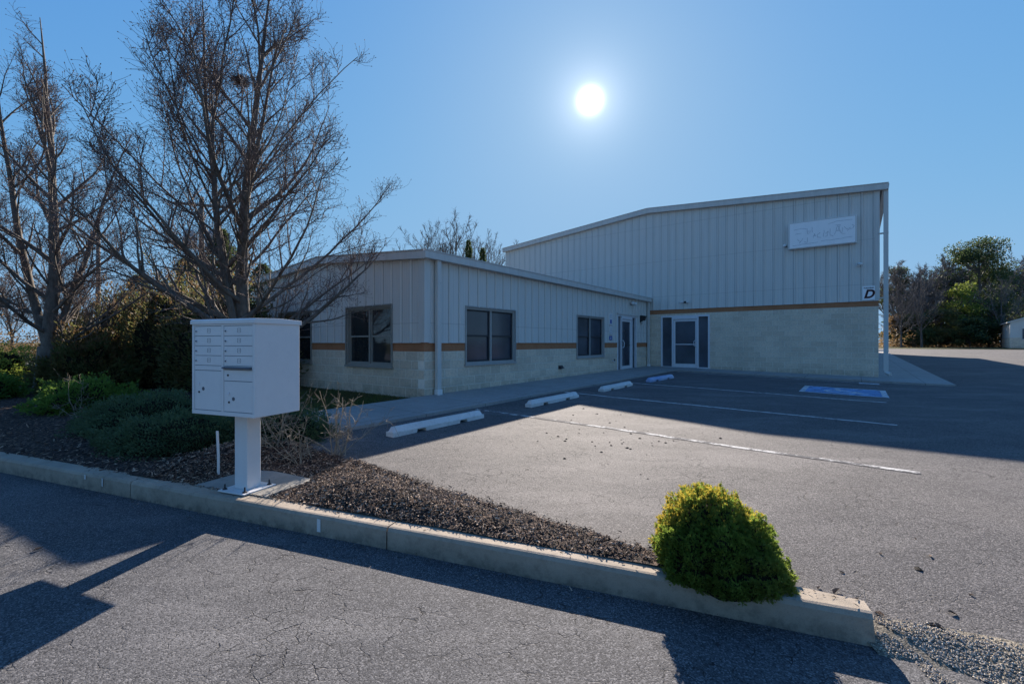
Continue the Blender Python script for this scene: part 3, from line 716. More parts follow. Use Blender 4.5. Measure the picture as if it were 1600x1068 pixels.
# ------------------------------------------------------------------ things on the walls
def wall_thing(name, fn, u, z, label, cat, group=None):
    x, y, _ = fn(u, 0, z); c = T(x, -y)
    e = empty(name, (c.x, c.y, z), label, cat, group, BA)
    return e, (lambda a, o, zz: tuple(Vector(fn(u + a, o, z + zz)) - Vector((x, y, z))))
def octo(m, fn, a, o0, o1, z, r, n=12):
    i = len(m.v)
    for o in (o0, o1):
        for k in range(n): m.v.append(fn(a + r * math.cos(k * 2 * math.pi / n), o, z + r * math.sin(k * 2 * math.pi / n)))
    for k in range(n): m.f.append((i + k, i + (k + 1) % n, i + n + (k + 1) % n, i + n + k))
    m.f += [tuple(i + k for k in reversed(range(n))), tuple(i + n + k for k in range(n))]
e, f = wall_thing('shop_sign', F_big, 6.435, 5.45, 'large blank white sign box with faint ghost lettering high on the tall hall', 'sign')
bx(f, -1.015, 1.015, .03, .20, -.485, .485).build('box', 'sign', e, bevel=.012)
g = MB()
for a, b, c, d in ((-1.0, 1.0, .455, .475), (-1.0, 1.0, -.475, -.455), (-1.0, -.98, -.455, .455), (.98, 1.0, -.455, .455)): boxf(g, f, a, b, .2, .207, c, d)
g.build('edge_strip', 'trim', e)
def strokes(lst, w_=.006):
    g = MB()
    for pts in lst:
        for (a, b), (c, d) in zip(pts[:-1], pts[1:]):
            L = math.hypot(c - a, d - b) or 1; nx, ny = -(d - b) / L * w_, (c - a) / L * w_
            g.quad(f(a + nx, .2025, b + ny), f(c + nx, .2025, d + ny), f(c - nx, .2025, d - ny), f(a - nx, .2025, b - ny))
    return g
def jig(pts, n=4):
    r_ = []
    for (a, b), (c, d) in zip(pts[:-1], pts[1:]):
        for k in range(n): r_.append((a + (c - a) * k / n + rnd.gauss(0, .007), b + (d - b) * k / n + rnd.gauss(0, .007)))
    return r_ + [pts[-1]]
gl = [[(-.72, -.15), (-.64, -.25), (-.55, -.12)], [(-.64, -.25), (-.66, -.31)], [(-.52, -.27), (-.42, -.3), (-.42, -.12)], [(-.42, .2), (-.42, .02), (-.33, .02)], [(-.42, .1), (-.3, .1)], [(-.28, .22), (-.27, .05)],
      [(-.24, -.14), (-.2, 0), (-.17, -.1), (-.24, -.08)], [(-.02, .0), (-.12, -.04), (-.1, -.16), (.0, -.17)], [(.08, .08), (.07, -.16)], [(.12, -.05), (.2, .02), (.18, -.15), (.11, -.15)], [(.26, .1), (.26, -.14), (.36, -.16)],
      [(.42, .2), (.56, .2), (.48, 0)], [(.4, -.13), (.48, .18), (.58, -.1)], [(.43, 0), (.57, 0)], [(.62, .1), (.6, -.12), (.7, -.13)], [(.66, .12), (.74, .02), (.86, .06)], [(.74, -.04), (.9, .02)],
      [(-.88, -.38), (-.5, -.34), (-.1, -.33)], [(.0, -.3), (.5, -.3), (.9, -.26)], [(-.85, .2), (-.6, .24), (-.45, .2)], [(.2, .28), (.5, .34), (.9, .33)], [(-.8, .05), (-.6, .06)], [(.88, .16), (.95, .1), (.9, .04)]]
strokes([jig(x) for x in gl]).build('ghost_lettering', 'ghost', e)
e, f = wall_thing('building_sign', F_big, 7.78, 3.2, 'small white sign with a slanted black letter D at the corner of the tall hall', 'sign')
bx(f, -.17, .17, .035, .06, -.24, .24).build('plate', 'sign', e, bevel=.004)
text_mesh('letter_outline', 'D', .40, 'red', e, lambda x, y, z: f(x * .9, .0615 + z * .3, y - .045), .3, .002, .016)
text_mesh('letter', 'D', .40, 'black', e, lambda x, y, z: f(x * .9, .0645 + z * .3, y - .045), .3, .002, .004)
text_mesh('heading', 'BUILDING', .062, 'black', e, lambda x, y, z: f(x, .062 + z, y + .175), .2, .002, .002)
# signs beside the office door
e, f = wall_thing('door_plaque', F_front, 9.25, 2.38, 'tall white plaque with a blue emblem, topmost of the signs by the office door', 'sign')
bx(f, -.13, .13, .035, .06, -.22, .22).build('plate', 'white', e)
g = bx(f, -.07, .07, .06, .064, -.17, -.02); g.build('emblem', 'blue', e)
g = MB(); [boxf(g, f, -.08, .08, .06, .063, z, z + .018) for z in (.05, .1, .15)]; g.build('text_line', 'ghost', e)
e, f = wall_thing('door_plaque', F_front, 9.27, 1.96, 'short white plaque with grey text lines, middle of the signs by the office door', 'sign')
bx(f, -.11, .11, .035, .055, -.15, .15).build('plate', 'white', e)
g = MB(); [boxf(g, f, -.08, .08, .055, .058, z, z + .022) for z in (-.11, -.05, .01, .07)]; g.build('text_line', 'ghost', e)
e, f = wall_thing('accessible_sign', F_front, 9.27, 1.67, 'small blue wheelchair-access sign just above the orange course by the office door', 'sign')
bx(f, -.12, .12, .035, .05, -.075, .075).build('plate', 'blue', e)
g = MB(); octo(g, f, -.01, .05, .053, -.02, .035); octo(g, f, -.02, .05, .053, .05, .014); boxf(g, f, -.02, .05, .05, .0535, .005, .018); g.build('symbol', 'white', e)
def twin(name, fn, u, z, label, s=1.):
    e, f = wall_thing(name, fn, u, z, label, 'light')
    bx(f, -.07 * s, .07 * s, .012, .07, -.05 * s, .05 * s).build('housing', 'dark', e, bevel=.006)
    for sg in (-1, 1):
        g = MB(); g.path([f(sg * .07 * s, .05, .0), f(sg * .11 * s, .09, .01), f(sg * .15 * s, .14, .0), f(sg * .17 * s, .2, -.02)], [.02 * s, .045 * s, .06 * s, .065 * s], 10); g.build('lamp_head', 'white', e, smooth=True)
twin('flood_light', F_front, 11.26, 3.1, 'twin-head white flood light on the siding above the office door')
twin('flood_light', F_big, 1.62, 3.22, 'small twin-head light on the tall hall above its glass door', .8)
e, f = wall_thing('wall_lantern', F_front, 12.35, 2.5, 'dark square wall lantern between the office door and the inner downspout', 'light')
bx(f, -.09, .09, .01, .05, -.13, .16).build('back_plate', 'dark', e)
g = MB(); i = len(g.v); g.v += [f(a, o, z) for (o, z, w_) in ((.05, .17, .12), (.24, .14, .12), (.2, -.05, .07), (.05, -.12, .07)) for a in (-w_, w_)]
g.f += [(0, 1, 3, 2), (2, 3, 5, 4), (4, 5, 7, 6), (0, 2, 4, 6), (1, 7, 5, 3)]; g.build('hood', 'dark', e)
bx(f, -.06, .06, .06, .17, -.17, -.06).build('lens', 'trim', e)
e, f = wall_thing('security_camera', F_big, 7.5, 4.2, 'white bullet security camera on the tall hall above the letter sign', 'camera')
g = MB(); octo(g, f, 0, .01, .05, 0, .055); g.build('mount', 'white', e)
g = MB(); g.path([f(0, .05, 0), f(.02, .1, .0), f(.04, .12, .02)], [.02, .02, .02], 8); g.build('arm', 'white', e)
g = MB(); g.path([f(.0, .09, .03), f(.05, .2, .01), f(.08, .28, -.01)], [.045, .05, .045], 12); g.build('camera_body', 'white', e, smooth=True)
e, f = wall_thing('sign_light', F_big, 5.33, 5.12, 'tiny white light fitting at the lower left edge of the big sign box', 'light')
g = MB(); g.path([f(0, .01, 0), f(0, .1, .0)], [.03, .03], 8); g.build('stem', 'dark', e)
g = MB(); g.path([f(-.03, .1, 0), f(-.05, .16, .03)], [.04, .05], 8); g.build('lamp_head', 'white', e)
e, f = wall_thing('dryer_vent', F_front, 5.65, .72, 'black hooded vent low on the block wall between the two front windows', 'vent')
g = MB(); boxf(g, f, -.1, .1, .0, .04, -.05, .06); i = len(g.v)
g.v += [f(-.08, .04, .05), f(.08, .04, .05), f(.08, .12, -.03), f(-.08, .12, -.03), f(-.08, .04, -.03), f(.08, .04, -.03)]
g.f += [(i, i + 1, i + 2, i + 3), (i, i + 3, i + 4), (i + 1, i + 5, i + 2), (i + 3, i + 2, i + 5, i + 4)]; g.build('hood', 'dark', e)
e, f = wall_thing('hose_bib', F_front, 9.5, .8, 'small metal hose tap on the block wall left of the office door', 'tap')
g = MB(); g.path([f(0, 0, 0), f(0, .08, 0), f(0, .12, -.05)], [.025, .02, .018], 8); g.build('spout', 'alum', e)
g = MB(); octo(g, f, 0, .09, .105, .03, .045, 8); g.build('tap_wheel', 'dark', e)

# ------------------------------------------------------------------ mailbox cabinet
mc = Vector((-2.425, 4.172)); mb = empty('cluster_mailbox', (mc.x, mc.y, .166), 'grey-white cluster mailbox cabinet on a square post at the kerb', 'mailbox', rz=CA)
W2, DD = .3875, .23
def ml(x, y, z): return (x, y, z)
c0, c1 = .70, 1.53
m = MB(); m.box(-W2, W2, -DD, DD, c0, c1 - .02); m.build('cabinet', 'mail', mb, bevel=.004)
m = MB(); i = 0
m.prism([(-DD - .022, c1 - .035), (-DD - .022, c1 - .004), (-DD - .01, c1 + .008), (0, c1 + .014), (DD + .012, c1 + .004), (DD + .012, c1 - .035)], -W2 - .012, W2 + .012, lambda u, v, w_: (w_, u, v)); m.build('lid', 'mail', mb, bevel=.003)
fy = -DD
m = MB(); fb = .022
for a, b, c, d in ((-W2, W2, c0, c0 + .035), (-W2, W2, c1 - .05, c1 - .036), (-W2, -W2 + .03, c0 + .035, c1 - .05), (W2 - .025, W2, c0 + .035, c1 - .05), (-.012, .016, c0 + .035, c1 - .05)):
    m.box(a, b, fy - .012, fy, c, d)
m.build('front_frame', 'mail', mb, bevel=.002)
m = MB(); m.box(-W2 + .03, W2 - .025, fy - .001, fy + .01, c0 + .035, c1 - .05); m.build('seam_shadow', 'mailedge', mb)
cols = ((-W2 + .034, -.016), (.020, W2 - .029)); rowh = .0865; top = c1 - .054
def door(x0, x1, z0, z1, name, lock=None):
    d = MB(); d.box(x0, x1, fy - .009, fy - .0012, z0, z1); o = d.build(name, 'mail', mb, bevel=.0015); return o
def lock_(o, x, z, r=.009, mat='dark'):
    g = MB(); fn = lambda a, oo, zz: (a, -oo, zz); octo(g, fn, x, DD + .009, DD + .014, z, r, 10); g.build('lock', mat, o)
for x0, x1 in cols:
    for k in range(4):
        z1 = top - k * rowh; z0 = z1 - rowh + .004
        o = door(x0, x1, z0, z1, 'mail_door'); lock_(o, x0 + .022, (z0 + z1) / 2 - .002, .012, 'alum'); lock_(o, x0 + .022, (z0 + z1) / 2 - .002, .0125 * .55, 'black') if False else None
        g = MB(); xc = x0 + .6 * (x1 - x0) - .02; zc = (z0 + z1) / 2 + .003
        for a, b, c, d in ((-.019, .019, .016, .018), (-.019, .019, -.018, -.016), (-.019, -.017, -.016, .016), (.017, .019, -.016, .016)): g.box(xc + a, xc + b, fy - .0102, fy - .0088, zc + c, zc + d)
        g.box(xc - .003, xc + .003, fy - .0102, fy - .0088, zc - .004, zc + .004); g.build('number_plate', 'mailedge', o)
        g = MB(); fn = lambda a, oo, zz: (a, -oo, zz); octo(g, fn, x0 + .022, DD + .0135, DD + .0155, (z0 + z1) / 2 - .002, .0075, 8); g.build('keyhole', 'black', o)
zl = top - 4 * rowh
door(cols[0][0], cols[0][1], zl - .04, zl, 'blank_panel')
o = door(cols[0][0], cols[0][1], c0 + .04, zl - .045, 'parcel_door')
def parcel(o, x, z):
    lock_(o, x, z, .013, 'alum'); lock_(o, x + .003, z - .075, .009, 'black')
    g = MB(); fn = lambda a, oo, zz: (a, -oo, zz); octo(g, fn, x + .055, DD + .009, DD + .0105, z - .045, .017, 10); g.build('badge', 'mailedge', o)
parcel(o, cols[0][0] + .055, zl - .16)
o2 = door(cols[1][0], cols[1][1], zl - .028, zl, 'mail_slot')
m = MB(); m.prism([(fy - .008, zl - .004), (fy - .034, zl - .010), (fy - .036, zl - .018), (fy - .008, zl - .026)], cols[1][0] + .002, cols[1][1] - .004, lambda u, v, w_: (w_, u, v)); m.build('slot_flap', 'mailedge', o2)
o = door(cols[1][0], cols[1][1], zl - .125, zl - .033, 'outgoing_door'); lock_(o, cols[1][0] + .05, zl - .078, .009, 'black')
o = door(cols[1][0], cols[1][1], c0 + .04, zl - .13, 'parcel_door'); parcel(o, cols[1][0] + .06, zl - .235)
m = MB(); m.box(-.075, .085, -.07, .07, .012, c0); m.build('post', 'mail', mb, bevel=.006)
m = MB(); m.box(-.165, .165, -.165, .165, .0, .012); bp = m.build('base_plate', 'mail', mb, bevel=.002)
for sx in (-1, 1):
    for sy in (-1, 1):
        g = MB(); g.path([(sx * .125, sy * .125, .012), (sx * .125, sy * .125, .022), (sx * .125, sy * .125, .023), (sx * .125, sy * .125, .06)], [.02, .018, .008, .006], 8); g.build('anchor_bolt', 'dark', bp)

# stake
pt = V2(-2.98, 4.62); stake = MB(); stake.path([(0, 0, -.05), (.0, 0, .2), (-.012, 0, .45)], [.0125] * 3, 10)
tag(stake.build('marker_stake', 'white', loc=(pt.x, pt.y, zbed(pt.x, pt.y)), smooth=False), 'thin white plastic pipe sticking up from the mulch behind the mailbox', 'stake')

# ------------------------------------------------------------------ wheel stops
def make_stop(mat):
    L = .93; m = MB(); prof = [(-.082, 0), (-.082, .062), (-.035, .125), (.035, .125), (.082, .062), (.082, 0)]
    xs = [-L, -L + .055, -.52, -.51, -.36, -.35, 0, .35, .36, .51, .52, L - .055, L]
    i0 = len(m.v); n = len(prof)
    for k, x in enumerate(xs):
        notch = (-.515 < x < -.355) or (.355 < x < .515)
        for j, (y, z) in enumerate(prof):
            zz = z * (.48 if k in (0, len(xs) - 1) and z > .07 else 1)
            if z == 0 and notch: zz = .045
            yy = y * (.9 if k in (0, len(xs) - 1) else 1)
            m.v.append((x, yy + .002 * math.sin(x * 7 + j), zz + .002 * math.sin(x * 9 + j * 2)))
    for k in range(len(xs) - 1):
        for j in range(n): m.f.append((i0 + k * n + j, i0 + k * n + (j + 1) % n, i0 + (k + 1) * n + (j + 1) % n, i0 + (k + 1) * n + j))
    m.f += [tuple(i0 + j for j in range(n)), tuple(i0 + (len(xs) - 1) * n + j for j in reversed(range(n)))]
    return m
labs = ['white concrete wheel stop nearest the mailbox, with a scuffed top', 'white concrete wheel stop in front of the wide front window', 'white concrete wheel stop between the blue one and the wide-window one', 'faded blue-painted concrete wheel stop near the hall door']
for k, (t, p, a) in enumerate(((-1.87, 2.42, 0), (1.38, 2.42, 0), (4.52, 2.4, .01), (7.62, 2.5, -.06))):
    c = T(t, p); z = zlot(c.x, c.y); o = make_stop(None).build('wheel_stop', 'stopblue' if k == 3 else 'stop', loc=(c.x, c.y, z - .002), rz=BA + a, bevel=.008)
    o.rotation_euler = (0, -math.atan(.008), BA + a); tag(o, labs[k], 'wheel stop', 'wheel stops at the parking spaces')

# dirt clods and leaves on the asphalt
def clod(s):
    m = MB(); n = 6
    m.v = [(0, 0, s * .6)] + [(s * (.8 + .4 * rnd.random()) * math.cos(k * 1.047), s * (.6 + .4 * rnd.random()) * math.sin(k * 1.047), s * .3 * rnd.random()) for k in range(6)] + [(0, 0, -s * .2)]
    m.f = [(0, 1 + k, 1 + (k + 1) % 6) for k in range(6)] + [(7, 1 + (k + 1) % 6, 1 + k) for k in range(6)]; return m
MAT['clod'] = bark('clod_soil', (.012, .010, .009), (.035, .028, .022), 60.)
MAT['dry'] = bark('dry_leaf', (.06, .04, .03), (.16, .11, .08), 30.)
def at(px, py, z=.2):
    d = 711.1 * (1.5 - z) / (py - 533); return V2((px - 800) / 711.1 * d, d)
base_clods = [clod(.017) for _ in range(4)]; first = None; datas = None
cl = [(1001, 737), (1012, 743), (950, 722), (985, 700), (955, 695), (940, 705), (1010, 708), (925, 690), (905, 672), (1040, 690), (840, 690), (850, 700), (882, 715), (1300, 690), (1205, 860), (1435, 860)]
for _ in range(46): cl.append((rnd.gauss(965, 60), rnd.uniform(641, 700)))
dm = []
for px, py in cl:
    c = at(px, py, .19); z = zlot(c.x, c.y); t, p = TI(c.x, c.y)
    if p < 1.9: continue
    if len(dm) < 4: o = base_clods[len(dm)].build('dirt_clod', 'clod'); dm.append(o)
    else: o = dm[rnd.randrange(4)].copy(); COL.objects.link(o)
    o.location = (c.x, c.y, z); o.rotation_euler = (0, 0, rnd.random() * 6); s = rnd.uniform(.5, 1.5) * (1.3 if py > 730 else 1); o.scale = (s, s, s)
    tag(o, 'small dark clod of dirt on the parking lot asphalt', 'dirt clod', 'dirt clods scattered on the parking lot')
dm = []
for px, py, s in ((1308, 912, 1.3), (1322, 924, .7), (1375, 943, 1.2), (1462, 962, 1.7), (1470, 968, 1.), (1488, 942, .9), (1452, 866, .9), (1316, 886, .6), (1280, 908, .7), (1518, 918, .6), (1376, 862, .6), (60, 857, 1.2), (1430, 843, .5)):
    c = at(px, py, .1 if px > 200 else .0); z = zlot(c.x, c.y) if px > 200 else .0
    if not dm:
        m = MB(); pts = [(-.025, 0, .004), (-.012, .010, .012), (.006, .013, .016), (.028, 0, .006), (.008, -.012, .014), (-.012, -.009, .010), (0, 0, .004)]
        m.v = pts; m.f = [(0, 1, 6), (1, 2, 6), (2, 3, 6), (3, 4, 6), (4, 5, 6), (5, 0, 6)]; o = m.build('dry_leaf', 'dry'); dm.append(o)
    else: o = dm[0].copy(); COL.objects.link(o)
    o.location = (c.x, c.y, z + .002); o.rotation_euler = (rnd.uniform(-.3, .3), rnd.uniform(-.3, .3), rnd.random() * 6); o.scale = (s, s, s)
    tag(o, 'curled dry brown leaf lying on the asphalt', 'leaf', 'dry leaves on the asphalt')

# ------------------------------------------------------------------ plants
def leaf(m, p, d, n_, L, W):
    s = d.cross(n_)
    if s.length < 1e-5: s = d.orthogonal()
    s = s.normalized() * W; i = len(m.v)
    m.v += [tuple(p), tuple(p + d * L * .5 + s), tuple(p + d * L), tuple(p + d * L * .5 - s)]; m.f.append((i, i + 1, i + 2, i + 3))
def rv(): return Vector((rnd.gauss(0, 1), rnd.gauss(0, 1), rnd.gauss(0, 1))).normalized()
def lumpy(p, k, amp, seed=0): return 1 + amp * noise.noise(Vector((p.x * k + seed, p.y * k, p.z * k)))
def mound(name, cx, cy, zb, rx, ry, h, n, L, W, mat, label, cat='shrub', lump=.45, lk=3., updir=.3, core=.8, rz=0., group=None, egg=1., seed=0., tips=None, stem=True, taper=0.):
    e = empty(name, (cx, cy, zb), label, cat, group, rz)
    m = MB(); tp = MB()
    def surf(d, s=1.):
        f_ = lumpy(d, lk, lump, seed) * lumpy(d, lk * 2.7, lump * .5, seed + 9) * s
        x, y, z = d.x * rx * f_, d.y * ry * f_, d.z * h * f_
        if taper: k = max(.15, 1 - taper * max(0, z) / h); x *= k; y *= k
        return Vector((x, y, z))
    for _ in range(n):
        d = rv()
        if d.z < -.15: d.z = -d.z * .5; d.normalize()
        k = 1 - abs(rnd.gauss(0, .11)); p = surf(d, k); p.z += .02
        dd = (d + rv() * .7 + Vector((0, 0, updir))).normalized()
        tgt = tp if (tips and k > .93 and d.z > tips[1] + rnd.gauss(0, .15) and rnd.random() < .75) else m
        leaf(tgt, p, dd, rv(), L * rnd.uniform(.6, 1.3), W * rnd.uniform(.7, 1.2))
    m.build('foliage', mat, e)
    if tips and tp.v: tp.build('lit_leaves', tips[0], e)
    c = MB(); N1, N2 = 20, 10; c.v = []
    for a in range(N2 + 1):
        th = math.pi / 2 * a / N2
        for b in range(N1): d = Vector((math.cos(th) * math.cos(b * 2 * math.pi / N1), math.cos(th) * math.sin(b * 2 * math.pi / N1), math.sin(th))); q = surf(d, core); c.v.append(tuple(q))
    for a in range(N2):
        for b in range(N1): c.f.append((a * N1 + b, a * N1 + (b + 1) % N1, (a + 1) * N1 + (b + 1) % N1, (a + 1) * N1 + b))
    c.build('dark_core', 'core', e, smooth=True)  # solid dark blob in place of the shaded inside, blocks see-through
    return e

# globe arborvitae by the kerb: sprays in vertical fans
def arborvitae():
    c = V2(1.235, 2.70)
    e = empty('arborvitae_shrub', (c.x, c.y, .12), 'rounded green arborvitae shrub with yellow tips spilling over the kerb end', 'shrub')
    m = MB(); tp = MB()
    def surf(d, s):
        f_ = (1 + .16 * noise.noise(d * 2.2 + Vector((4, 1, 2)))) * (1 + .17 * noise.noise(d * 5.5)) * (1 + .08 * noise.noise(d * 13)) * s
        z = math.copysign(abs(d.z) ** .85, d.z) * .46 * f_ + .02; zz = max(0, z) / .5
        k = 1 - .13 * zz ** 4
        x = d.x * .34 * f_ * k; y = d.y * .29 * f_ * k
        x += -.09 * zz + .02; y += .05 * zz
        if z < .12 and d.y < 0: y -= .05; 
        return Vector((x, y, z))
    for _ in range(21000):
        d = rv()
        if d.z < 0: d.z = abs(d.z) * rnd.random(); d.normalize()
        k = 1 - abs(rnd.gauss(0, .07)); p = surf(d, k)
        if p.z < -.02: p.z = -.02 + rnd.random() * .05
        dd = (d * .55 + rv() * .45 + Vector((0, 0, .55))).normalized()
        lit = d.z * .7 + d.y * .6 + rnd.gauss(0, .12)  # yellow tips go on the sunward side, sunlight put into their colour
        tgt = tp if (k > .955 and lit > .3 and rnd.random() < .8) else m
        nn = rv(); L = rnd.uniform(.016, .034); W = rnd.uniform(.0022, .0045)
        leaf(tgt, p, dd, nn, L, W)
        side = dd.cross(nn).normalized()
        for s in (-1, 1): leaf(tgt, p + dd * L * .3, (dd + side * s * .8).normalized(), nn, L * .6, W * .8)
    m.build('foliage', 'arb', e); tp.build('lit_leaves', 'arbtip', e)
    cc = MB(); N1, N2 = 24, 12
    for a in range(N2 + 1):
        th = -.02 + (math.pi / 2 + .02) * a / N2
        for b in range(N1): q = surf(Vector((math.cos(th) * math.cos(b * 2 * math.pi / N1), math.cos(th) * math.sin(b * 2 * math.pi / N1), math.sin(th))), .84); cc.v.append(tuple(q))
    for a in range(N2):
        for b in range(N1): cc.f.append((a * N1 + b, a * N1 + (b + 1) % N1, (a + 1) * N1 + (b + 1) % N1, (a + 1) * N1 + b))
    cc.build('dark_core', 'core', e, smooth=True)  # dark filler dome, inner shade given as colour
arborvitae()

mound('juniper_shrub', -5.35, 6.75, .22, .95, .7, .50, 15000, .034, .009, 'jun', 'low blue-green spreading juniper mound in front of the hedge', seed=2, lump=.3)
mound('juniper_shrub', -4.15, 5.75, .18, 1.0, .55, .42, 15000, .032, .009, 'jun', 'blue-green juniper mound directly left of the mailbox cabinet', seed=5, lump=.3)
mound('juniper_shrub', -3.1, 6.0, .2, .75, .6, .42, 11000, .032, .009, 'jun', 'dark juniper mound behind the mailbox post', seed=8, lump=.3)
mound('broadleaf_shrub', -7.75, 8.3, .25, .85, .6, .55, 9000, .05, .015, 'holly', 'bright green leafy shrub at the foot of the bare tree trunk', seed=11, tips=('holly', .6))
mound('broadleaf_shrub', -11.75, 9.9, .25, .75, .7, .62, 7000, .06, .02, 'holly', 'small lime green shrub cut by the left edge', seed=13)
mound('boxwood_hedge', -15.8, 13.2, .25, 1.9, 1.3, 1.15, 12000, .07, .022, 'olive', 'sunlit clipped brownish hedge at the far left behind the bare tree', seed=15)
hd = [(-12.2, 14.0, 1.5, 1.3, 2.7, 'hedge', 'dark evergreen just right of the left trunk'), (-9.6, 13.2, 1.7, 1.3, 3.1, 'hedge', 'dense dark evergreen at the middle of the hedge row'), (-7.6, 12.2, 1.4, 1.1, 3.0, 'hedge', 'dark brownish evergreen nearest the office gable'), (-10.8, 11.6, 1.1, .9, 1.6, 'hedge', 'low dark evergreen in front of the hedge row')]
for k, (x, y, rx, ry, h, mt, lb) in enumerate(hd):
    mound('evergreen_shrub', x, y, .2, rx, ry, h, 15000, .11, .022, mt, lb, seed=20 + k, lump=.5, lk=2.4, tips=('brown', .55), core=.78, group='dark evergreen shrubs between the bare trees')  # brown top leaves carry the sunlit tone as colour

# bare trees
def bare_tree(name, x, y, zb, H, env, seed, label, trunk_r=.17, fork=1.1, nl=20, nb=8, nt=7, ns=4, mt='barkp', mw='twig', group=None, buds=True, twr=.0045, lean=0., cat='tree', segs=6, spread=1., minr=.0, link=True, ztop=None):
    rn = random.Random(seed)
    e = empty(name, (x, y, zb), label, cat, group)
    tr = MB(); cr = MB()
    def rr(): return Vector((rn.gauss(0, 1), rn.gauss(0, 1), rn.gauss(0, 1))).normalized()
    def line(p, d, L, r0, r1, n, up, wob, mb_, sides):
        pts = [p.copy()]; rad = [r0]
        for k in range(n):
            d = (d + rr() * wob + Vector((0, 0, up))).normalized(); p = p + d * (L / n); pts.append(p.copy()); rad.append(r0 + (r1 - r0) * (k + 1) / n)
        mb_.path(pts, rad, sides, cap=False); return pts, rad
    def outside(p): return math.hypot(p.x, p.y) > env(p.z)
    # a short trunk, then a leader with one or two co-leaders; limbs leave them at acute angles and curve up
    tp, trd = line(Vector((0, 0, -.15)), Vector((lean, 0, 1)).normalized(), fork + .15, trunk_r * 1.2, trunk_r, 5, .1, .04, tr, 12)
    base = tp[-1]; limbs = []; leads = []
    for k in range(3):
        az = rn.random() * 6.28; ti = (.04, .17, .24)[k] * spread * 1.25; d = Vector((math.cos(az + k * 2.1) * math.sin(ti), math.sin(az + k * 2.1) * math.sin(ti), math.cos(ti)))
        L = (H - fork) * (.93, .84, .7)[k]
        pts, rad = line(base - Vector((0, 0, .1 * k)), d, L, trunk_r * (.78, .55, .45)[k], twr * 1.8, 18, .06, .055, tr, 9); leads.append((pts, rad, L)); limbs.append((pts, rad, L * .8))
    for k in range(nl):
        f_ = (k + .5) / nl; pts, rad, L0 = leads[0 if rn.random() < .5 else rn.randint(1, 2)]
        u = (f_ ** 1.15) * .8; q = u * (len(pts) - 1); i_ = int(q); p0 = pts[i_].lerp(pts[i_ + 1], q - i_); rl = rad[i_]
        az = k * 2.399 + rn.uniform(-.4, .4); tilt = (R(66) - R(36) * f_) * rn.uniform(.85, 1.12) * (1 if spread > .9 else .8)
        d = Vector((math.cos(az) * math.sin(tilt), math.sin(az) * math.sin(tilt), math.cos(tilt)))
        p = p0.copy(); dd = d.copy(); ln = 0
        while ln < H * .55 and not outside(p): dd = (dd + Vector((0, 0, .035))).normalized(); p += dd * .12; ln += .12
        L = max(.7, ln) * rn.uniform(.82, 1.0)
        r0 = min(rl * .55, .012 + L * trunk_r * .085) * rn.uniform(.85, 1.1)
        limbs.append(line(p0, d, L, r0, twr * 1.5, 12, .05, .11, tr, 6) + (L,))
    for pts, rad, L in limbs:
        nbl = max(3, int(nb * min(1.25, L / (H * .24)))); twl = min(1., .55 + L / (H * .5))
        for j in range(nbl):
            f_ = .12 + .86 * (j + rn.random()) / nbl; k = min(len(pts) - 2, int(f_ * (len(pts) - 1))); a = f_ * (len(pts) - 1) - k
            p = pts[k].lerp(pts[k + 1], a); ax = (pts[k + 1] - pts[k]).normalized(); sd = rr(); sd = (sd - ax * sd.dot(ax)).normalized()
            d = (ax * .75 + sd * .75 + Vector((0, 0, .15))).normalized(); Lb = min(L * .40 * (1.05 - f_ * .6), 1.5 * (H / 9)) * rn.uniform(.6, 1.15)
            q = p + d * Lb
            if outside(q): Lb *= .45
            rb = min(rad[k] * .5, trunk_r * .16) + twr * .6
            bp, brd = line(p, d, Lb, rb, twr * .9, 7, .07, .14, tr if rb > .016 else cr, 5 if rb > .016 else 4)
            ntl = max(3, int(nt * twl * min(1., .4 + Lb / .9)))
            for i in range(ntl):
                f2 = .1 + .88 * (i + rn.random()) / ntl; k2 = min(len(bp) - 2, int(f2 * (len(bp) - 1))); p2 = bp[k2].lerp(bp[k2 + 1], f2 * (len(bp) - 1) - k2)
                ax2 = (bp[k2 + 1] - bp[k2]).normalized(); sd = rr(); sd = (sd - ax2 * sd.dot(ax2)).normalized()
                d2 = (ax2 * .7 + sd * .8 + Vector((0, 0, .12))).normalized(); Lt = max(.2, Lb * .5 * (1.1 - f2 * .55)) * rn.uniform(.5, 1.25)
                tpn, _ = line(p2, d2, Lt, twr * 1.3, twr * .55, 4, .1, .22, cr, 3)
                for s in range(ns):
                    f3 = .15 + .85 * (s + rn.random()) / ns; k3 = min(len(tpn) - 2, int(f3 * (len(tpn) - 1))); p3 = tpn[k3].lerp(tpn[k3 + 1], f3 * (len(tpn) - 1) - k3)
                    d3 = ((tpn[k3 + 1] - tpn[k3]).normalized() * .6 + rr() * .9 + Vector((0, 0, .35))).normalized(); Ls = rn.uniform(.06, .26) * (1 if buds else 2.2)
                    p4 = p3 + d3 * Ls * .55; p5 = p4 + (d3 + rr() * .5).normalized() * Ls * .45
                    cr.path([p3, p4, p5], [twr * .8, twr * .6, twr * .45], 3, cap=False)
                    if buds: dq = (p5 - p4).normalized(); cr.path([p5 - dq * .004, p5 + dq * .008, p5 + dq * .022], [twr * .5, twr * 1.9, twr * .3], 4, cap=False)
    tr.build('trunk', mt, e, smooth=True); cr.build('crown', mw, e)
    return e
def env2(z):
    pts = [(0, .6), (1.2, 1.9), (2.2, 2.5), (3.5, 2.45), (5, 2.05), (6.5, 1.5), (8, .85), (9.3, .1)]
    for (a, b), (c, d) in zip(pts[:-1], pts[1:]):
        if a <= z <= c: return b + (d - b) * (z - a) / (c - a)
    return .05
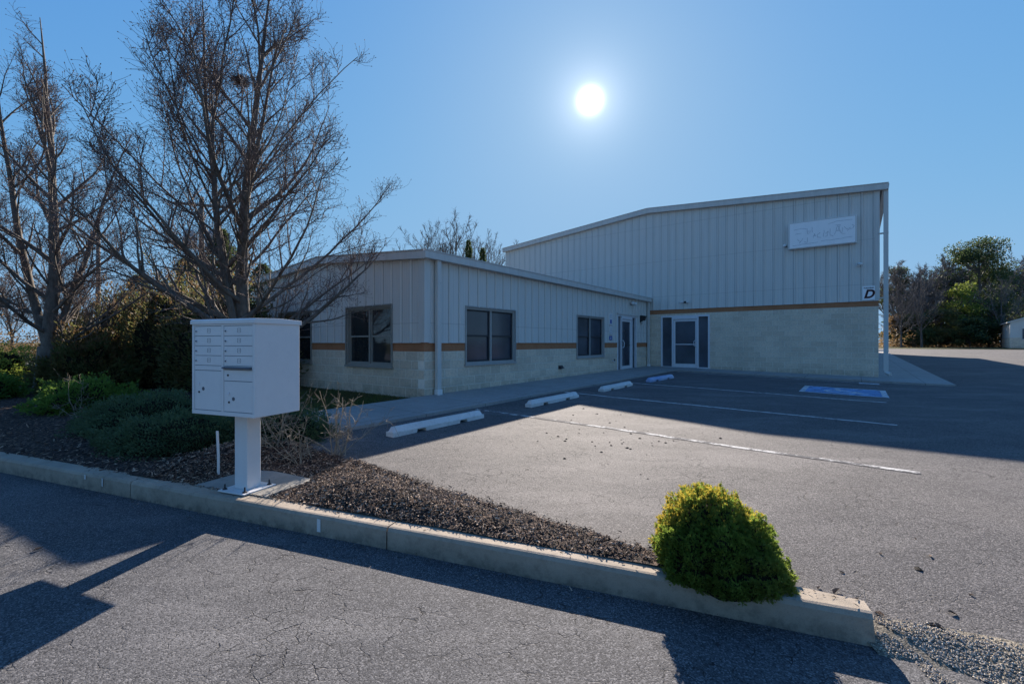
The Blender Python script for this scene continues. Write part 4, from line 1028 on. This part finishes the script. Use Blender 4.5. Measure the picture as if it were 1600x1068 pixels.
bare_tree('bare_pear_tree', -4.75, 8.0, .25, 8.4, env2, 3, 'large bare many-limbed tree rising behind the mailbox', trunk_r=.15, fork=.95, twr=.0036, nl=34, nb=10, nt=10, ns=4, group='bare ornamental trees in the bed')
def env1(z):
    pts = [(0, .8), (1.2, 2.5), (2.4, 2.6), (3.6, 2.1), (5, 1.6), (7.5, .9), (9.5, .35), (10.6, .1)]
    for (a, b), (c, d) in zip(pts[:-1], pts[1:]):
        if a <= z <= c: return b + (d - b) * (z - a) / (c - a)
    return .05
bare_tree('bare_pear_tree', -11.5, 11.2, .25, 9.8, env1, 8, 'bare tree with a thick grey trunk at the left edge of the bed', trunk_r=.19, fork=1.15, nl=34, nb=9, nt=9, ns=5, group='bare ornamental trees in the bed', twr=.0045)
bare_tree('bare_pear_tree', -17.2, 14.0, .25, 9.5, env1, 18, 'bare tree whose branches reach in from the left edge behind the thick-trunked one', trunk_r=.18, fork=1.4, nl=20, nb=8, nt=7, ns=4, group='bare ornamental trees in the bed', twr=.006)
m = MB()
for _ in range(260):
    a = rnd.random() * 6.28; ti = rnd.gauss(0, .5); d = Vector((math.cos(a), math.sin(a), ti)).normalized(); p = rv() * .09; p.z *= .6; m.path([p - d * .1, p, p + d * .1 + rv() * .03], [.003] * 3, 3, cap=False)
tag(m.build('bird_nest', 'twig', loc=(-4.78, 8.0, 6.1)), 'dark twig nest high in the large bare tree', 'nest')
# leafless shrubs at the end of the walkway
def cane_shrub(x, y, H, n, seed, label):
    rn = random.Random(seed); z = zbed(x, y); e = empty('bare_shrub', (x, y, z), label, 'shrub', 'leafless shrubs by the walkway end'); st = MB(); tw = MB()
    def rr(): return Vector((rn.gauss(0, 1), rn.gauss(0, 1), rn.gauss(0, 1))).normalized()
    for k in range(n):
        az = rn.random() * 6.28; ti = rn.uniform(.1, 1.0); d = Vector((math.cos(az) * math.sin(ti), math.sin(az) * math.sin(ti), math.cos(ti))); p = Vector((rn.gauss(0, .06), rn.gauss(0, .06), -.02)); L = H * rn.uniform(.6, 1.1); pts = [p.copy()]
        for j in range(7): d = (d + rr() * .22 + Vector((0, 0, .04))).normalized(); p = p + d * L / 7; pts.append(p.copy())
        r0 = rn.uniform(.0035, .008); st.path(pts, [r0 * (1 - .08 * q) for q in range(8)], 5)
        for j in range(9):
            k2 = rn.randint(2, 6); q = pts[k2].copy(); dd = ((pts[k2 + 1] - pts[k2]).normalized() * .6 + rr() * .8).normalized(); l2 = L * rn.uniform(.12, .38); pp = [q.copy()]
            for s in range(4): dd = (dd + rr() * .4).normalized(); q = q + dd * l2 / 4; pp.append(q.copy())
            tw.path(pp, [.003, .0026, .0022, .0019, .0015], 3)
            for s in range(2):
                a = pp[rn.randint(1, 4)]; b = a + rr() * rn.uniform(.03, .09); tw.path([a, b], [.0026, .0018], 3)
    st.build('stem', 'cane', e); tw.build('twigs', 'cane', e)
cane_shrub(-1.95, 5.15, .72, 11, 4, 'small leafless shrub with pale twigs at the lot corner of the bed')
cane_shrub(-2.75, 5.35, .95, 12, 6, 'taller leafless pale-stemmed shrub between the mailbox and the walkway end')
cane_shrub(-2.3, 5.0, .5, 6, 9, 'thin leafless sprigs low between the two taller bare shrubs')
cane_shrub(-7.1, 7.4, .7, 4, 12, 'few bare pale twigs poking above the juniper by the leafy shrub')

# grass blades by the gable
gm = MB()
for _ in range(26000):
    t = rnd.uniform(-4.6, 0); p = rnd.uniform(-9, .1) if rnd.random() < .5 else rnd.uniform(-3.5, .1)
    c = T(t, p)
    if inside(bedout, c.x, c.y): continue
    if p > .08 and t > -2.75: continue
    z = zground(c.x, c.y); a = rnd.random() * 6.3; h = rnd.uniform(.03, .075); w_ = .004; lx, ly = rnd.gauss(0, .02), rnd.gauss(0, .02)
    i = len(gm.v); gm.v += [(c.x - w_ * math.cos(a), c.y - w_ * math.sin(a), z), (c.x + w_ * math.cos(a), c.y + w_ * math.sin(a), z), (c.x + lx, c.y + ly, z + h)]; gm.f.append((i, i + 1, i + 2))
stuff(gm.build('grass', 'grass'), 'short winter grass along the gable wall and walkway', 'grass')

# ------------------------------------------------------------------ background left: street, poles
lane = lambda x, y: zground(x, y) + .03
struct(sheet('far_kerb_strip', [V2(-60, 17.2), V2(-60, 18.6), V2(-9, 23.5), V2(-9, 22.6)], lambda x, y: zground(x, y) + .06, 'walk', 3.))
struct(sheet('far_road', [V2(-60, 18.8), V2(-60, 31), V2(-6, 35), V2(-9, 23.7)], lane, 'lot', 3.))
struct(sheet('far_sidewalk', [V2(-70, 33), V2(-70, 35.5), V2(-6, 39.5), V2(-6, 37)], lambda x, y: zground(x, y) + .08, 'walk', 3.))
def pole(x, y, H, label, tf, ang):
    z = zground(x, y); e = empty('utility_pole', (x, y, z), label, 'utility pole', 'utility poles along the far street', ang)
    m = MB(); m.path([(0, 0, -.2), (0, 0, H * .5), (0, 0, H)], [.17, .14, .11], 12); m.build('pole', 'wood', e, smooth=True)
    m = MB(); m.box(-1.25, 1.25, -.17, -.06, H - .55, H - .42); a = m.build('crossarm', 'wood', e)
    g = MB(); g.path([(-.6, -.11, H - .55), (0, -.11, H - 1.1)], [.02, .02], 6); g.path([(.6, -.11, H - .55), (0, -.11, H - 1.1)], [.02, .02], 6); g.build('brace', 'alum', a)
    for xx in (-1.1, -.45, .45, 1.1): g = MB(); g.path([(xx, -.115, H - .42), (xx, -.115, H - .36), (xx, -.115, H - .3), (xx, -.115, H - .24)], [.02, .05, .04, .055], 8); g.build('insulator', 'insul', a)
    if tf:
        for xx in (-.5, .5):
            g = MB(); g.path([(xx, -.3, H - 2.9), (xx, -.3, H - 2.85), (xx, -.3, H - 2.0), (xx, -.3, H - 1.93)], [.2, .27, .27, .2], 14); t_ = g.build('transformer', 'insul', e, smooth=False)
            g = MB(); g.path([(xx, -.3, H - 1.93), (xx, -.3, H - 1.75)], [.05, .03], 8); g.build('bushing', 'insul', t_)
pole(-17.05, 25.0, 9.2, 'utility pole with a crossarm and two grey transformers behind the large bare tree', True, .35)
pole(-30.0, 33.0, 9.3, 'plain utility pole with one crossarm between the two bare trees', False, -.5)

# ------------------------------------------------------------------ far trees
def far_env(H, w_): return lambda z: w_ * (1 if z < H * .7 else max(.1, 1 - ((z - H * .7) / (H * .33)) ** 2))
protos = []
for k in range(3):
    H = (13, 15, 12)[k]; e = bare_tree('bare_tree', 0, 0, 0, H, far_env(H, (4., 4.5, 3.6)[k]), 30 + k, '', trunk_r=.24, fork=2.6, nl=20, nb=7, nt=6, ns=3, mt='barkf', mw='twigf', buds=False, twr=.021, spread=.8)
    protos.append(e)
used = set()
def put_bare(k, x, y, s, label, group, rz=None, zoff=0):
    global used
    e = protos[k] if k not in used else copy_tree(protos[k]); used.add(k)
    e.location = (x, y, zground(x, y) + zoff); e.rotation_euler = (0, 0, rnd.random() * 6.28 if rz is None else rz); e.scale = (s, s, s * rnd.uniform(.92, 1.08)); tag(e, label, 'tree', group); return e
def pxd(px, d): return (px - 800) / 711.1 * d, d
for k in range(2):
    protos.append(bare_tree('bare_tree', 0, 0, 0, 15, lambda z: 1.5 + 4.2 * math.sin(min(math.pi, max(0, (z - 3) / 12.5) * math.pi)), 50 + k, '', trunk_r=.2, fork=3., nl=16, nb=7, nt=6, ns=2, mt='barkf', mw='twigf', buds=False, twr=.014, spread=1.))
gB = 'bare trees showing over the low roof'
for px, d, k, s, lb in ((662, 62, 3, 1.0, 'pale leafless tree at the left of the group over the low roof corner'), (712, 60, 4, 1.12, 'tallest leafless tree of the group over the low roof'), (768, 64, 3, 1.05, 'leafless tree over the low roof nearest the tall hall'), (740, 70, 4, 1.12, 'leafless tree behind the two small conifers over the low roof'), (690, 66, 3, 1.08, 'leafless tree between the left one and the tallest over the low roof'), (783, 70, 4, .98, 'short leafless tree against the left edge of the tall hall')):
    x, y = pxd(px, d); put_bare(k, x, y, s, lb, gB)
def conifer(x, y, H, r_, label, mat='pine', n=2600, L=.28, group=None, slim=1.):
    z = zground(x, y); e = empty('conifer_tree', (x, y, z), label, 'tree', group); m = MB(); m.path([(0, 0, -.2), (0, 0, H * .5), (.05, 0, H * .97)], [H * .016, H * .011, .02], 7); m.build('trunk', 'barkf', e)
    c = MB()
    for _ in range(n):
        f_ = rnd.random() ** .75; zz = H * (.12 + .88 * f_); rad = r_ * (1 - f_) ** .8 * (1 + .35 * math.sin(zz * 5.1) + .3 * noise.noise(Vector((zz, rnd.random() * .1, 1)))); a = rnd.random() * 6.283
        rr_ = rad * math.sqrt(rnd.random()); lump = 1 + .45 * noise.noise(Vector((math.cos(a) * 1.5, math.sin(a) * 1.5, zz * .7)))
        p = Vector((math.cos(a) * rr_ * lump, math.sin(a) * rr_ * lump, zz)); d = Vector((math.cos(a), math.sin(a), rnd.uniform(-.5, .4))).normalized(); leaf(c, p, (d + rv() * .5).normalized(), rv(), L * rnd.uniform(.6, 1.4), L * .16)
    c.build('crown', mat, e); return e
for px, d, H, r_, lb in ((732, 52, 12.6, 1.1, 'narrow dark conifer tip over the middle of the low roof'), (754, 53, 11.9, 1.3, 'shorter dark conifer tip right of the narrow one over the low roof')):
    x, y = pxd(px, d); conifer(x, y, H, r_, lb, n=3500, group='conifer tips over the low roof')
for px, d, H, r_, lb in ((345, 21, 6.4, 1.7, 'olive green conifer behind the large bare tree'), (290, 24, 5.6, 1.8, 'conifer left of the transformer pole'), (410, 27, 5.8, 2.0, 'dark conifer between the large bare tree and the office gable'), (215, 30, 5.6, 2.3, 'rounded conifer between the two poles')):
    x, y = pxd(px, d); conifer(x, y, H, r_, lb, 'pine', 5000, .22, 'conifers beyond the bed')
# woods at the right
def broad(x, y, H, r_, mat, label, n=6000, L=.42, group=None, cb=.12, name='evergreen_tree'):
    z = zground(x, y); e = empty(name, (x, y, z), label, 'tree', group); m = MB(); m.path([(0, 0, -.2), (.1, 0, H * .4), (.0, .1, H * .85)], [H * .018, H * .013, .05], 7)
    clumps = []
    for k in range(40):
        f_ = rnd.random(); zz = H * (cb + (1 - cb) * f_); a = rnd.random() * 6.283; rad = r_ * (1 - .6 * f_ ** 2.2) * rnd.uniform(.25, 1.); c_ = Vector((math.cos(a) * rad, math.sin(a) * rad, zz * .95)); clumps.append((c_, r_ * rnd.uniform(.22, .42)))
        m.path([Vector((0, 0, zz * .75)), c_], [.07, .03], 5)
    m.build('trunk', 'barkf', e); c = MB()
    for _ in range(n):
        c_, s = clumps[rnd.randrange(len(clumps))]; d = rv(); p = c_ + Vector((d.x, d.y, d.z * .65)) * s * rnd.random() ** .4; leaf(c, p, (rv() + Vector((0, 0, .1))).normalized(), rv(), L * rnd.uniform(.5, 1.2), L * .22)
    c.build('crown', mat, e); return e
gW = 'evergreens of the wood on the right'
for px, d, H, r_, mt, lb in ((1530, 72, 18., 6.3, 'pine', 'tallest dark pine of the wood with a spreading top'), (1500, 68, 9.5, 3.4, 'olive', 'yellow-green evergreen left of the tallest pine'), (1545, 66, 7., 3.4, 'pine', 'bushy evergreen in front of the tallest pine'), (1403, 74, 14, 2.6, 'pine', 'dark pine rising beside the tall hall downspout'),
                             (1455, 80, 12, 3, 'pine', 'pine deep in the wood behind bare trunks'), (1570, 76, 13, 3.4, 'pine', 'pine behind the small far building'), (1610, 80, 14, 3.5, 'pine', 'pine cut by the right edge'), (1430, 67, 5., 2.8, 'pine', 'low green evergreen at the wood edge near the hall corner'), (1470, 66, 5.5, 2.6, 'hedge', 'low dark evergreen at the middle of the wood edge'), (1410, 69, 5, 2.5, 'brown', 'low rusty brown shrub tree at the wood edge beside the hall'), (1596, 84, 11.5, 2.3, 'brown', 'rusty leaved tree above the far building roof'), (1515, 64, 4., 2.5, 'pine', 'low bush before the yellow-green evergreen')):
    x, y = pxd(px, d); broad(x, y, H, r_, mt, lb, 15000 if H > 17 else 7000, .36, gW, cb=.3 if H > 17 else .12)
k = 0
side_words = ['first bare tree of the wood counted from the hall corner', 'second bare tree of the wood counted from the hall corner', 'third bare tree of the wood counted from the hall corner', 'fourth bare tree of the wood counted from the hall corner', 'fifth bare tree of the wood counted from the hall corner', 'bare tree just left of the tallest pine', 'bare tree with fine twigs above the tallest pine', 'bare tree right of the tallest pine', 'bare tree behind the far building', 'bare tree at the right edge of the wood', 'bare tree rising above the rusty leaved tree', 'bare tree deep behind the low dark evergreen']
for (px, d, s), lb in zip(((1398, 76, 1.05), (1415, 70, .95), (1432, 78, 1.0), (1447, 72, .98), (1465, 76, 1.02), (1488, 74, 1.05), (1520, 82, 1.32), (1556, 80, 1.15), (1578, 86, 1.1), (1600, 78, 1.15), (1622, 84, 1.2), (1475, 88, 1.1)), side_words):
    x, y = pxd(px, d); put_bare(k % 3, x, y, s, lb, 'bare trees of the wood on the right'); k += 1
for (px, d, k2, s), lb in zip(((1408, 64, 3, .55), (1440, 64, 4, .62), (1566, 64, 4, .72)), ('small bare tree at the wood edge nearest the hall corner', 'small bare tree at the wood edge before the dark pine', 'small bare tree at the wood edge left of the far building')):
    x, y = pxd(px, d); put_bare(k2, x, y, s, lb, 'bare trees of the wood on the right')
# undergrowth and fallen leaves, countless: one mass
um = MB()
for _ in range(15000):
    px = rnd.uniform(1375, 1680); d = rnd.uniform(64, 84); x, y = pxd(px, d); z = zground(x, y)
    p = Vector((x, y, z + abs(rnd.gauss(0, 1.2)) * (1 + .6 * noise.noise(Vector((x * .3, y * .3, 0)))))); leaf(um, p, rv(), rv(), rnd.uniform(.2, .5), .06)
stuff(um.build('undergrowth', 'brown'), 'brown tangled undergrowth along the foot of the wood', 'undergrowth')
# left background woods
wl = [(-40, 46, .62), (20, 52, .6), (75, 48, .58), (120, 56, .62), (180, 50, .5), (235, 58, .55), (300, 52, .5), (370, 56, .52), (430, 60, .55), (-90, 50, .7), (500, 64, .55), (560, 66, .5)]
ll = ['left edge', 'gap left of the thick trunk', 'thick trunk', 'space just right of the thick trunk', 'plain utility pole', 'rounded conifer', 'transformer pole', 'large bare tree', 'mailbox cabinet', 'frame edge low on the left', 'office gable', 'gable rake']
for (px, d, s), b in zip(wl, ll):
    x, y = pxd(px, d); put_bare(k % 3, x, y, s, 'small far bare tree across the street behind the ' + b, 'far bare trees across the street'); k += 1
um = MB()
for _ in range(16000):
    px = rnd.uniform(-150, 560); d = rnd.uniform(41, 56); x, y = pxd(px, d); z = zground(x, y)
    p = Vector((x, y, z + abs(rnd.gauss(0, 1.3)) * (1 + .7 * noise.noise(Vector((x * .25, y * .25, 4)))))); leaf(um, p, rv(), rv(), rnd.uniform(.15, .4), .05)
stuff(um.build('thicket', 'brown'), 'brown thicket on the far side of the street at the left', 'undergrowth')

# far verge kerb on the right
struct(sheet('far_verge', [V2(22, 63), V2(47, 60.5), V2(47, 66), V2(22, 68)], lambda x, y: zground(x, y) + .13, 'mulch', 4.))
m = MB()
a, b = V2(22, 62.6), V2(47, 60.1); m.v = [(a.x, a.y, .5), (b.x, b.y, .5), (b.x, b.y + .3, .5), (a.x, a.y + .3, .5), (a.x, a.y, zlot(a.x, a.y) + .16), (b.x, b.y, zlot(b.x, b.y) + .16), (b.x, b.y + .3, zlot(b.x, b.y) + .16), (a.x, a.y + .3, zlot(a.x, a.y) + .16)]
m.f = [(0, 1, 5, 4), (4, 5, 6, 7), (3, 7, 6, 2)]; struct(m.build('far_kerb', 'kerb'))

# far building at the right edge
x, y = pxd(1578, 57); zf = zground(x, y); e = empty('far_shed', (x, y, zf), 'small pale metal building with tan brick base cut by the right edge', 'building', rz=-.75)
e.scale = (.8, .8, .8)
g = MB(); g.v = [(0, 0, 1.6), (7, 0, 1.6), (7, 0, 4.0), (3.5, 0, 5.3), (0, 0, 4.0), (0, 14, 1.6), (7, 14, 1.6), (7, 14, 4.0), (3.5, 14, 5.3), (0, 14, 4.0)]; g.f = [(0, 1, 2, 3, 4), (0, 4, 9, 5), (1, 6, 7, 2), (5, 9, 8, 7, 6)]; g.build('metal_wall', 'side', e)
MB().box(-.03, 7.03, -.03, 14.03, -.3, 1.6).build('brick_base', 'blockx', e)
g = MB(); g.v = [(-.3, -.25, 3.88), (3.5, -.25, 5.32), (7.3, -.25, 3.88), (-.3, 14.2, 3.88), (3.5, 14.2, 5.32), (7.3, 14.2, 3.88), (-.3, -.25, 4.08), (3.5, -.25, 5.52), (7.3, -.25, 4.08), (-.3, 14.2, 4.08), (3.5, 14.2, 5.52), (7.3, 14.2, 4.08)]
g.f = [(6, 7, 10, 9), (7, 8, 11, 10), (0, 1, 7, 6), (1, 2, 8, 7), (0, 6, 9, 3), (2, 5, 11, 8), (0, 3, 4, 1), (1, 4, 5, 2)]; g.build('roof', 'trim', e)
for xx in (1.2, 4.3):
    wv = MB().box(xx, xx + 1.2, -.09, -.035, 1.3, 3.1).build('window', 'trim', e); MB().box(xx + .1, xx + 1.1, -.1, -.06, 1.4, 3.0).build('pane', 'glassf', wv)
